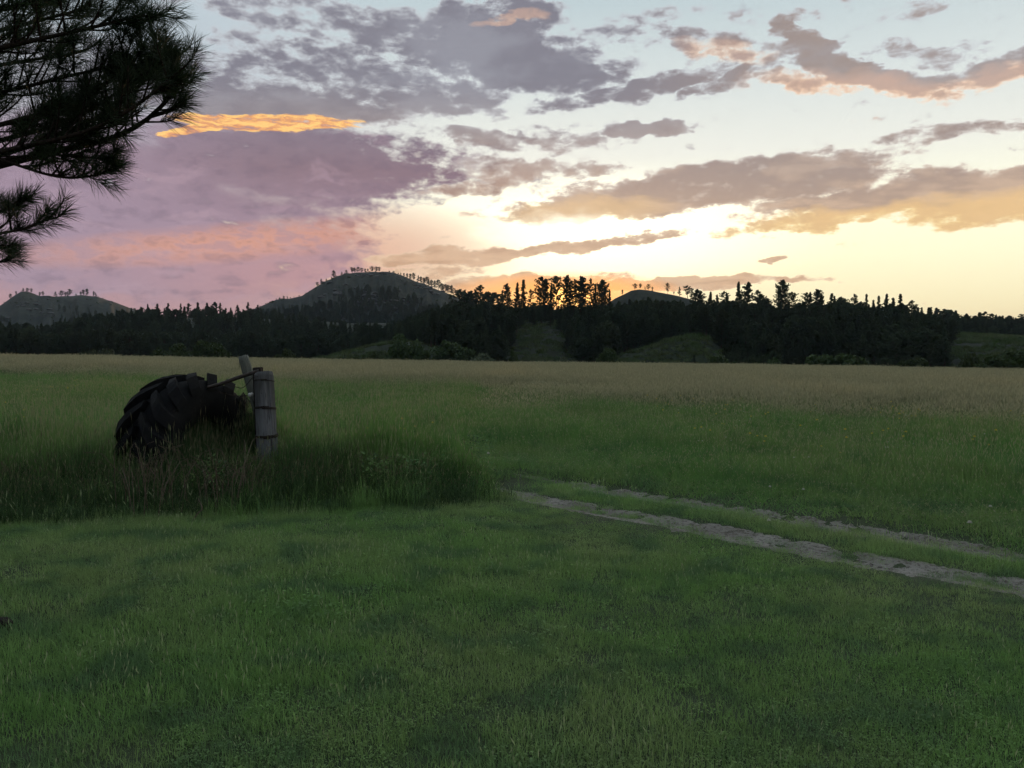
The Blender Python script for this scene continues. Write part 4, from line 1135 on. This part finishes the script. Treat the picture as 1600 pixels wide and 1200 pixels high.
# the rest of the crown goes on above and behind the frame
Rp = rng(77)
for k in range(30):
    z = 3.6 + 6.8 * (k + 0.5) / 30
    a = k * 2.4 + Rp.random() * 0.5
    Lr = (2.9 - 0.24 * (z - 3.6)) * Rp.uniform(0.75, 1.1)
    d = np.array([math.cos(a), math.sin(a), 0.18])
    p0 = tx(z)
    q = [p0, p0 + d * Lr * 0.5 - [0, 0, 0.10], p0 + d * Lr]
    ok = True
    for p in (q[1], q[2]):                           # keep them out of the open sky in the photograph
        if p[1] > 0.5 and px_of(p[0], p[1]) > -150 and row_of(p[0], p[1], p[2]) > -200: ok = False
    if ok: limb(q, 0.035, 0.008, 0.35, 0.13, 200 + k, sub=0.45, nn=60, nl=0.17)

# ------------------------------------------------------------------ grass
def mat_grass(name, c_a, c_b, c_c, tip, patch=0.5, tr=0.30, var=0.8):
    m = material(name)
    oi = node('ShaderNodeObjectInfo')
    p = wpos((1, 1, 0.0))
    a, b = noise3(p, patch, 3), noise3(p, patch * 5, 3)
    col = mix(smooth(a, 0.36, 0.64), c_a, c_b)
    col = mix(smooth(b, 0.46, 0.66, 0.0, var), col, c_c)
    at_ = node('ShaderNodeAttribute'); at_.attribute_name = 'tone'
    tone = Sk(at_.outputs['Fac'])
    col = mix(smooth(tone, 0.70, 0.95), col, tip)
    hs = node('ShaderNodeHueSaturation'); Sk.t.links.new(col, hs.inputs['Color'])
    rnd = Sk(oi.outputs['Random'])
    Sk.t.links.new((rnd * 0.45 + tone * 0.55 + 0.58).s, hs.inputs['Value'])
    bsdf_out(hs.outputs[0], 0.6, None, spec=0.25, transl=tr)
    return m
M_lawn = mat_grass('lawn grass', (0.225, 0.395, 0.115, 1), (0.320, 0.430, 0.165, 1), (0.155, 0.270, 0.115, 1), (0.32, 0.36, 0.20, 1), 0.40, 0.5, 0.9)
M_rough = mat_grass('rough meadow grass', (0.155, 0.305, 0.078, 1), (0.220, 0.330, 0.105, 1), (0.110, 0.215, 0.078, 1), (0.27, 0.28, 0.15, 1), 0.28, 0.5)
M_shade_grass = mat_grass('rank grass with shade in colour', (0.062, 0.120, 0.040, 1), (0.080, 0.132, 0.050, 1), (0.052, 0.090, 0.036, 1), (0.15, 0.14, 0.08, 1), 0.6, 0.4)  # darker rough grass, with the shade of the front rows in its colour
M_hay = mat_grass('ripe hay grass', (0.205, 0.225, 0.118, 1), (0.250, 0.240, 0.145, 1), (0.130, 0.190, 0.080, 1), (0.37, 0.345, 0.215, 1), 0.09, 0.45, 1.0)

def blades(R, n, spread, h0, h1, w, lean=0.35, seg=2, heads=0.0, head_len=0.1, head_w=0.006, forb=0.0):
    """patch of n bent grass blades; the attribute 'tone' differs from blade to blade"""
    V, F, T = [], [], []
    nv = 0
    for i in range(n):
        x, y = R.uniform(-spread, spread, 2)
        h = R.uniform(h0, h1) * (0.75 + 0.5 * R.random())
        a = R.random() * 6.283; d = np.array([math.cos(a), math.sin(a), 0])
        s = np.array([-math.sin(a), math.cos(a), 0]) if R.random() < 0.6 else np.array([math.cos(a + 0.8), math.sin(a + 0.8), 0])
        le = lean * R.random() ** 1.3
        p0 = np.array([x, y, -0.01])
        is_head = R.random() < heads
        tone = R.random() * 0.68
        if is_head: le *= 0.5; h *= 1.18; tone = 0.72 + 0.1 * R.random()
        ww = w * R.uniform(0.6, 1.2) * (0.55 if is_head else 1)
        pts = [p0 + d * (le * h * t * t) + np.array([0, 0, h * (t - 0.18 * le * t * t)]) for t in np.linspace(0, 1, seg + 1)]
        for k in range(seg):
            wk = ww * (1 - 0.55 * k / seg)
            V += [pts[k] - s * wk * 0.5, pts[k] + s * wk * 0.5]; T += [tone, tone]
        if is_head:
            V += [pts[seg] - s * ww * 0.3, pts[seg] + s * ww * 0.3]; T += [tone, tone]
            for k in range(seg): b = nv + 2 * k; F += [(b, b + 1, b + 3), (b, b + 3, b + 2)]
            nv += 2 * (seg + 1)
            q = pts[seg] - pts[seg - 1]; q /= np.linalg.norm(q)
            for ax in (s, np.cross(q, s)):
                V += [pts[seg] - q * head_len * 0.1, pts[seg] + q * head_len * 0.45 - ax * head_w, pts[seg] + q * head_len, pts[seg] + q * head_len * 0.4 + ax * head_w]
                T += [1.0] * 4; F += [(nv, nv + 1, nv + 2), (nv, nv + 2, nv + 3)]; nv += 4
        else:
            V.append(pts[seg]); T.append(tone)
            for k in range(seg - 1): b = nv + 2 * k; F += [(b, b + 1, b + 3), (b, b + 3, b + 2)]
            b = nv + 2 * (seg - 1); F.append((b, b + 1, b + 2))
            nv += 2 * seg + 1
    return np.array(V), np.array(F), np.array(T)
def grass_mesh(name, seed, mat, **kw):
    v, f, t = blades(rng(seed), **kw)
    me = mesh_from(name, v, f, False, [mat])
    a = me.attributes.new('tone', 'FLOAT', 'POINT'); a.data.foreach_set('value', t.astype(np.float32))
    return me
def leafy_mesh(name, seed, mat, n=26, spread=0.10, size=0.03, h=0.06):
    """low broad-leaved weed"""
    R = rng(seed); V, F, T = [], [], []
    for i in range(n):
        a = R.random() * 6.283; d = np.array([math.cos(a), math.sin(a), 0]); s = np.array([-d[1], d[0], 0])
        p = np.array([*R.uniform(-spread, spread, 2), h * R.random()])
        q = p + d * size + np.array([0, 0, size * R.uniform(-0.1, 0.7)])
        m_ = (p + q) / 2 + np.array([0, 0, size * 0.12])
        b = len(V)
        V += [p, m_ - s * size * 0.35, q, m_ + s * size * 0.35]; T += [R.random() * 0.6] * 4
        F += [(b, b + 1, b + 2), (b, b + 2, b + 3)]
    me = mesh_from(name, np.array(V), np.array(F), False, [mat])
    a = me.attributes.new('tone', 'FLOAT', 'POINT'); a.data.foreach_set('value', np.array(T, np.float32))
    return me
R = rng(2024)
def sector(n, r0, r1, p0=-160, p1=1760):
    """points spread evenly over the ground seen between two photograph columns"""
    a0, a1 = math.atan((p0 - 800) / FPX), math.atan((p1 - 800) / FPX)
    a = R.uniform(a0, a1, n); r = np.sqrt(R.uniform(r0 ** 2, r1 ** 2, n))
    return np.sin(a) * r, np.cos(a) * r
def put(name, x, y, scale, idx, src, label, cat, dz=0.0):
    n = len(x)
    z = ground_z(x, y) + dz
    scatter(name, np.c_[x, y, z], R.uniform(0, 6.28, n), scale, idx, src, label, cat, R.normal(0, 0.06, (n, 2)))
# where the mown lawn ends and the rank grass begins (depth for each x), left of the track
def lawn_edge(x):
    return np.interp(x, [-9, -6, -4.2, -2.5, -1.2, -0.2, 0.25], [7.9, 8.1, 8.35, 8.9, 9.4, 9.9, 10.1]) + 0.5 * fbm(np.asarray(x) * 1.3, np.asarray(x) * 0 + 2, 3)
def in_rut(x, y, pad=1.0):
    """probability that nothing grows here"""
    d1, d2 = rut_dist(x, y, RUT_NEAR), rut_dist(x, y, RUT_FAR)
    j = 0.50 * fbm(x * 2.8, y * 2.8, 4, 0.65)
    a = 1 - sstep(0.20 * pad, 0.34 * pad, d1 + j)
    b = 1 - sstep(0.16 * pad, 0.28 * pad, d2 + j)
    return np.maximum(a, b)
track_side = lambda x, y: np.where(rut_dist(x, y, RUT_FAR) + 0 < rut_dist(x, y, RUT_NEAR), 1, 0)
def beyond_track(x, y):
    """true on the field side of the far rut"""
    o = np.argsort(RUT_FAR[:, 0])
    return y > np.interp(x, RUT_FAR[o, 0], RUT_FAR[o, 1], left=10.6) + 0.15
# --- lawn
LAWN = [grass_mesh('lawn_tuft', 10 + k, M_lawn, n=84, spread=0.13, h0=0.025, h1=0.055 + 0.008 * (k % 3), w=0.0034, lean=1.1, seg=2) for k in range(5)] + \
       [grass_mesh('lawn_tuft', 20, M_lawn, n=60, spread=0.12, h0=0.035, h1=0.085, w=0.0028, lean=0.7, seg=2, heads=0.10, head_len=0.03, head_w=0.0022), leafy_mesh('lawn_weed', 21, M_lawn, 30, 0.09, 0.017, 0.045)]
x, y = sector(17500, 2.4, 13.0)
left = x < 0.3
keep = np.where(left, y < lawn_edge(x) + 0.15, ~beyond_track(x, y) & (y < 12))
dens = 0.90 + 0.9 * fbm(x / 0.5, y / 0.5, 4, 0.7)
keep &= (R.random(len(x)) > in_rut(x, y)) & (R.random(len(x)) < dens + 0.12)
x, y = x[keep], y[keep]
sc_ = 0.6 + 0.8 * np.clip(0.5 + 1.4 * fbm(x / 1.3, y / 1.3, 4, 0.6), 0, 1) + 0.5 * R.random(len(x)) ** 4
sc_ = sc_ * np.where(x < 0.3, 1 + 1.0 * sstep(-0.7, 0.1, y - lawn_edge(x)), 1.0)
mid_strip = (rut_dist(x, y, RUT_NEAR) < 1.1) & (rut_dist(x, y, RUT_FAR) < 1.1)
dn = np.minimum(rut_dist(x, y, RUT_NEAR), rut_dist(x, y, RUT_FAR))
sc_ = sc_ * np.where(mid_strip, 0.6 + 0.95 * sstep(0.3, 0.6, dn), 0.6 + 0.4 * sstep(0.4, 1.3, dn))
put('lawn_grass', x, y, np.c_[sc_ * 1.1, sc_ * 1.1, sc_], R.choice(7, len(x), p=[.19, .19, .18, .18, .12, .09, .05]), LAWN, 'short mown green lawn grass in the foreground', 'grass')
# --- sparse sprigs in the ruts
x, y = sector(9000, 4.5, 13.0, 700, 1760)
k = (in_rut(x, y) > 0.25) & (fbm(x * 2.9, y * 2.9, 4, 0.75) + 0.14 * R.random(len(x)) > 0.095)
put('rut_sprigs', x[k], y[k], R.uniform(0.3, 0.8, k.sum()), R.choice(7, k.sum()), LAWN, 'thin grass sprigs growing in the wheel ruts', 'grass', -0.02)
# --- pebbles lying in the ruts
PEB = []
for q in range(3):
    bm = bmesh.new(); bmesh.ops.create_icosphere(bm, subdivisions=2, radius=1.0)
    for v in bm.verts:
        f_ = 1 + 0.6 * float(fbm(np.array(v.co.x * 1.3 + q * 5), np.array(v.co.y * 1.3 + v.co.z), 3))
        v.co = Vector((v.co.x * f_, v.co.y * f_ * 0.8, v.co.z * f_ * 0.55))
    me = bpy.data.meshes.new('pebble'); bm.to_mesh(me); bm.free(); me.materials.append(M_dirt); PEB.append(me)
x, y = sector(9000, 4.5, 13.0, 700, 1760)
k = in_rut(x, y) > 0.75
put('pebbles', x[k], y[k], 0.004 + 0.016 * R.random(k.sum()) ** 3, R.choice(3, k.sum()), PEB, 'small grey pebbles and clods lying in the wheel ruts', 'pebbles', -0.024)
# --- rank tall grass round the tyre and posts
RANK = [grass_mesh('rank_tuft', 30 + k, M_shade_grass if k < 4 else M_rough, n=70, spread=0.22, h0=0.28, h1=0.52, w=0.0075, lean=0.75, seg=3, heads=0.05, head_len=0.07, head_w=0.005) for k in range(7)]
x, y = sector(14000, 7.2, 12.6, -200, 830)
e = lawn_edge(x)
k = (y > e + 0.5 * R.random(len(x)) ** 2 * sstep(-3.0, -0.4, x) - 0.75 * (R.random(len(x)) < 0.07)) & (y < 12.4) & (x < 0.25 + 1.0 * fbm(y * 1.5, y * 0, 3) - 0.9 * R.random(len(x)) ** 2) & (R.random(len(x)) > in_rut(x, y, 1.5)) & ~beyond_track(x, y)
dt = np.hypot(x - TYRE_C[0], y - TYRE_C[1])
k &= dt > 0.12
x, y, e = x[k], y[k], e[k]
hs_ = (0.55 + 0.55 * sstep(0, 1.1, y - e)) * R.uniform(0.65, 1.35, len(x)) * np.clip(1.0 + 1.5 * fbm(x / 1.1, y / 1.1, 4), 0.35, 1.8) * np.interp(x, [-8, -3, -2.0, -1.2, -0.4, 0.3], [1.25, 1.3, 1.3, 1.15, 0.8, 0.35])
hs_ = hs_ * np.where((np.abs(x / y + 0.307) < 0.022) & (y < 10.0), 0.72, 1.0)        # trodden a little before the post
put('tall_rank_grass', x, y, np.c_[0.9 + 0 * x, 0.9 + 0 * x, hs_], np.where((R.random(len(x)) < 0.12 + 0.88 * sstep(0.2, 1.2, y - e) + 0.4 * sstep(-2.4, -0.8, x)) & (np.hypot(x - TYRE_C[0], y - TYRE_C[1]) > 0.9), 4 + R.choice(3, len(x)), R.choice(4, len(x))), RANK, 'dark rank tall grass growing round the tyre and fence posts', 'grass')  # front rows and tufts by the tyre take the colour darkened for shade
# --- leafy weeds among the rank grass
WEED = [leafy_mesh('leafy_weed', 70 + q, M_shade_grass if q == 0 else M_rough, 70, 0.14, 0.055, 0.55) for q in range(3)]
x, y = sector(1500, 7.4, 13.5, -200, 800)
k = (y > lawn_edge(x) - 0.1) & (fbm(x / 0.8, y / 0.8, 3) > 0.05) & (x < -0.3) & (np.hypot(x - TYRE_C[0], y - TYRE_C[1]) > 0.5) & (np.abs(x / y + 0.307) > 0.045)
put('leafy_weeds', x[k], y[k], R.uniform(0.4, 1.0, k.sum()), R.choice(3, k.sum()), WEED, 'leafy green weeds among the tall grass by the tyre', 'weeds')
# --- clover and low weeds in patches over the lawn
x, y = sector(7000, 2.4, 9.5)
k = (fbm(x / 1.1 + 30, y / 1.1, 4, 0.6) > 0.10) & (y < np.where(x < 0.3, lawn_edge(x), 9)) & ~beyond_track(x, y) & (in_rut(x, y) < 0.2)
CLOV = [leafy_mesh('clover', 80 + q, M_lawn, 34, 0.10, 0.013, 0.035) for q in range(2)]
put('clover', x[k], y[k], R.uniform(0.7, 1.2, k.sum()), R.choice(2, k.sum()), CLOV, 'low clover leaves in patches through the lawn', 'clover')
# --- green meadow beyond
MEAD = [grass_mesh('meadow_tuft', 40 + k, M_rough, n=90, spread=0.38, h0=0.16, h1=0.36, w=0.008, lean=0.8, seg=2, heads=0.05, head_len=0.06, head_w=0.005) for k in range(4)]
x, y = sector(17000, 8.5, 34.0); xf, yf = sector(9000, 30, 85); x, y = np.r_[x, xf], np.r_[y, yf]
k = (beyond_track(x, y) | ((x < 0.35) & (y > 11.6))) & (R.random(len(x)) > in_rut(x, y, 1.6))
x, y = x[k], y[k]
d2 = rut_dist(x, y, RUT_FAR)
hs_ = (0.32 + 0.75 * sstep(0.2, 5.0, d2)) * np.clip(1.0 + 1.3 * fbm(x / 2.2, y / 2.2, 4), 0.4, 1.8) * np.where(x < -1.5, 1.3, 1.0)
put('meadow_grass', x, y, np.c_[1 + 0.012 * y, 1 + 0.012 * y, hs_], R.choice(4, len(x)), MEAD, 'green meadow grass between the track and the ripe hay', 'grass')
# --- ripe hay field
HAY = [grass_mesh('hay_tuft', 50 + k, M_hay, n=110, spread=0.75, h0=0.35, h1=0.62, w=0.014, lean=0.6, seg=2, heads=0.40, head_len=0.13, head_w=0.013) for k in range(3)]
x, y = sector(13000, 22.0, 72.0); x2, y2 = sector(13000, 66, EDGE + 12)
x, y = np.r_[x, x2], np.r_[y, y2]
r_ = np.hypot(x, y)
start = np.interp(x / y, [-0.75, -0.4, 0.0, 0.7], [66, 46, 30, 26]) + 22 * fbm(x / 7, y / 7, 4) - 4
k = R.random(len(x)) < sstep(-3, 16, r_ - start)
x, y, r_, st = x[k], y[k], r_[k], start[k]
hs_ = (0.65 + 0.40 * sstep(0, 12, r_ - st)) * (1.0 + 0.45 * fbm(x / 5, y / 5, 3))
put('hay_field', x, y, np.c_[1 + 0.012 * r_, 1 + 0.012 * r_, hs_], R.choice(3, len(x)), HAY, 'ripe tan hay grass stretching to the far edge of the field', 'grass')
# --- dead stalks against the tyre
DEAD = []
for k in range(3):
    A = Acc(); Rk = rng(60 + k)
    for i in range(7):
        b = np.r_[Rk.uniform(-0.2, 0.2, 2), 0]
        d = Rk.normal(0, 0.22, 2)
        h = Rk.uniform(0.45, 0.85)
        A.add(*tube([b, b + [d[0] * h * 0.4, d[1] * h * 0.4, h * 0.55], b + [d[0] * h * 1.1, d[1] * h * 1.1, h * 0.9], b + [d[0] * h * 1.7, d[1] * h * 1.7, h * 0.95]], [0.0042, 0.0036, 0.003, 0.002], 4))
    DEAD.append(A.mesh('dead_stalk', M_straw))
x, y = sector(20, 8.9, 10.0, 190, 420)
put('dead_stalks', x, y, R.uniform(0.6, 1.1, len(x)), R.choice(3, len(x)), DEAD, 'reddish dead stalks standing before the tyre', 'stalks')
# --- flowers
def mat_petal(name, c):
    m = material(name); bsdf_out(c, 0.6, transl=0.3); return m
M_yellow, M_white = mat_petal('yellow petals', (0.68, 0.56, 0.10, 1)), mat_petal('white seed head', (0.62, 0.60, 0.52, 1))
def flower_mesh(seed, mat, h=0.55, r=0.022):
    """stem and domed head of petals; head as second mesh"""
    Rk = rng(seed)
    lean_ = Rk.normal(0, 0.05, 2)
    tip = np.array([lean_[0], lean_[1], h])
    st = mesh_from('stem', *tube([(0, 0, -0.03), tip * [0.4, 0.4, 0.5], tip], [0.0032, 0.0028, 0.0022], 5), True, [M_rough])
    V, F = [], []
    for i in range(16):
        a = i * 2.4; e_ = 0.15 + 1.2 * (i / 16)
        d = np.array([math.cos(a) * math.cos(e_), math.sin(a) * math.cos(e_), math.sin(e_)])
        s = np.array([-math.sin(a), math.cos(a), 0]); b = len(V)
        V += [tip, tip + d * r * 0.6 - s * r * 0.32, tip + d * r * 1.05, tip + d * r * 0.6 + s * r * 0.32]
        F += [(b, b + 1, b + 2), (b, b + 2, b + 3)]
    return st, mesh_from('flower_head', np.array(V), np.array(F), False, [mat])
def flower(px, py, Y, mat, r, label, seed):
    p = at(px, py, Y)
    z = gz(p[0], p[1])
    h = max(0.12, p[2] - z)
    st, hd = flower_mesh(seed, mat, h, r)
    root = bpy.data.objects.new('flower', None); C.objects.link(root); root.location = (p[0], p[1], z)
    link('stem', st, root); link('flower_head', hd, root)
    tag(root, label, 'flower', 'single flowers in the meadow')
flower(1516, 819, 7.5, M_white, 0.030, 'white flower standing alone above the far wheel rut', 1)
flower(762, 709, 10.9, M_white, 0.032, 'pale seed head at the left end of the track', 2)
flower(668, 660, 14.0, M_yellow, 0.032, 'lone yellow flower in the middle of the dark green meadow', 3)
flower(618, 714, 11.2, M_white, 0.026, 'small white flower in front of the tall grass right of the post', 4)
flower(580, 669, 12.2, M_yellow, 0.030, 'yellow flower above the grass tips right of the post', 5)
flower(1200, 764, 9.6, M_white, 0.024, 'tiny white flower left of two above the far rut', 6)
flower(1256, 766, 9.5, M_white, 0.024, 'tiny white flower right of two above the far rut', 7)
flower(1554, 791, 8.6, M_white, 0.024, 'tiny white flower near the right edge above the track', 8)
flower(1208, 838, 7.7, M_white, 0.024, 'tiny white flower low in the near wheel rut', 9)
def flower_source(seed, mat, n, spread, h0, h1, r):
    Rk = rng(seed); bm = bmesh.new()
    for i in range(n):
        st, hd = flower_mesh(seed * 50 + i, mat, Rk.uniform(h0, h1), r)
        M = Matrix.Translation((Rk.uniform(-spread, spread), Rk.uniform(-spread, spread), 0))
        for me, mi in ((st, 0), (hd, 1)):
            me.transform(M); n0 = len(bm.faces); bm.from_mesh(me); bm.faces.ensure_lookup_table()
            for q in range(n0, len(bm.faces)): bm.faces[q].material_index = mi
            bpy.data.meshes.remove(me)
    me = bpy.data.meshes.new('wildflowers'); bm.to_mesh(me); bm.free()
    me.materials.append(M_rough); me.materials.append(mat)
    return me
WF = [flower_source(1, M_yellow, 3, 0.25, 0.35, 0.55, 0.026), flower_source(2, M_white, 2, 0.3, 0.3, 0.5, 0.022), flower_source(3, M_yellow, 2, 0.2, 0.5, 0.7, 0.030)]
x, y = sector(130, 12.5, 34.0, -60, 270); x2, y2 = sector(46, 11.8, 19.0, 430, 700); x3, y3 = sector(120, 11.5, 26.0, 1000, 1700)
x, y = np.r_[x, x2, x3], np.r_[y, y2, y3]
k = (beyond_track(x, y) | (x < 0.3)) & (fbm(x / 2.5, y / 2.5, 2) > -0.08)
x, y = x[k], y[k]
put('wildflowers', x, y, R.uniform(0.7, 1.05, len(x)), R.choice(3, len(x), p=[.4, .35, .25]), WF, 'small yellow and white wildflowers dotted through the meadow', 'flowers')

# ------------------------------------------------------------------ evening haze between the hills
def build_haze():
    m = material('evening haze')
    v = node('ShaderNodeVolumePrincipled')
    v.inputs['Color'].default_value = (0.66, 0.84, 1.0, 1)
    v.inputs['Density'].default_value = 6.5e-5
    v.inputs['Anisotropy'].default_value = 0.25
    out = node('ShaderNodeOutputMaterial')
    Sk.t.links.new(v.outputs[0], out.inputs['Volume'])
    bm = bmesh.new(); bmesh.ops.create_cube(bm, size=1.0)
    for q in bm.verts: q.co = Vector((q.co.x * 8600, q.co.y * 8600, -16 + (q.co.z + 0.5) * 156))
    me = bpy.data.meshes.new('haze'); bm.to_mesh(me); bm.free(); me.materials.append(m)
    tag(link('haze', me), 'thin bluish evening haze over the valley', 'haze', kind='stuff')
build_haze()
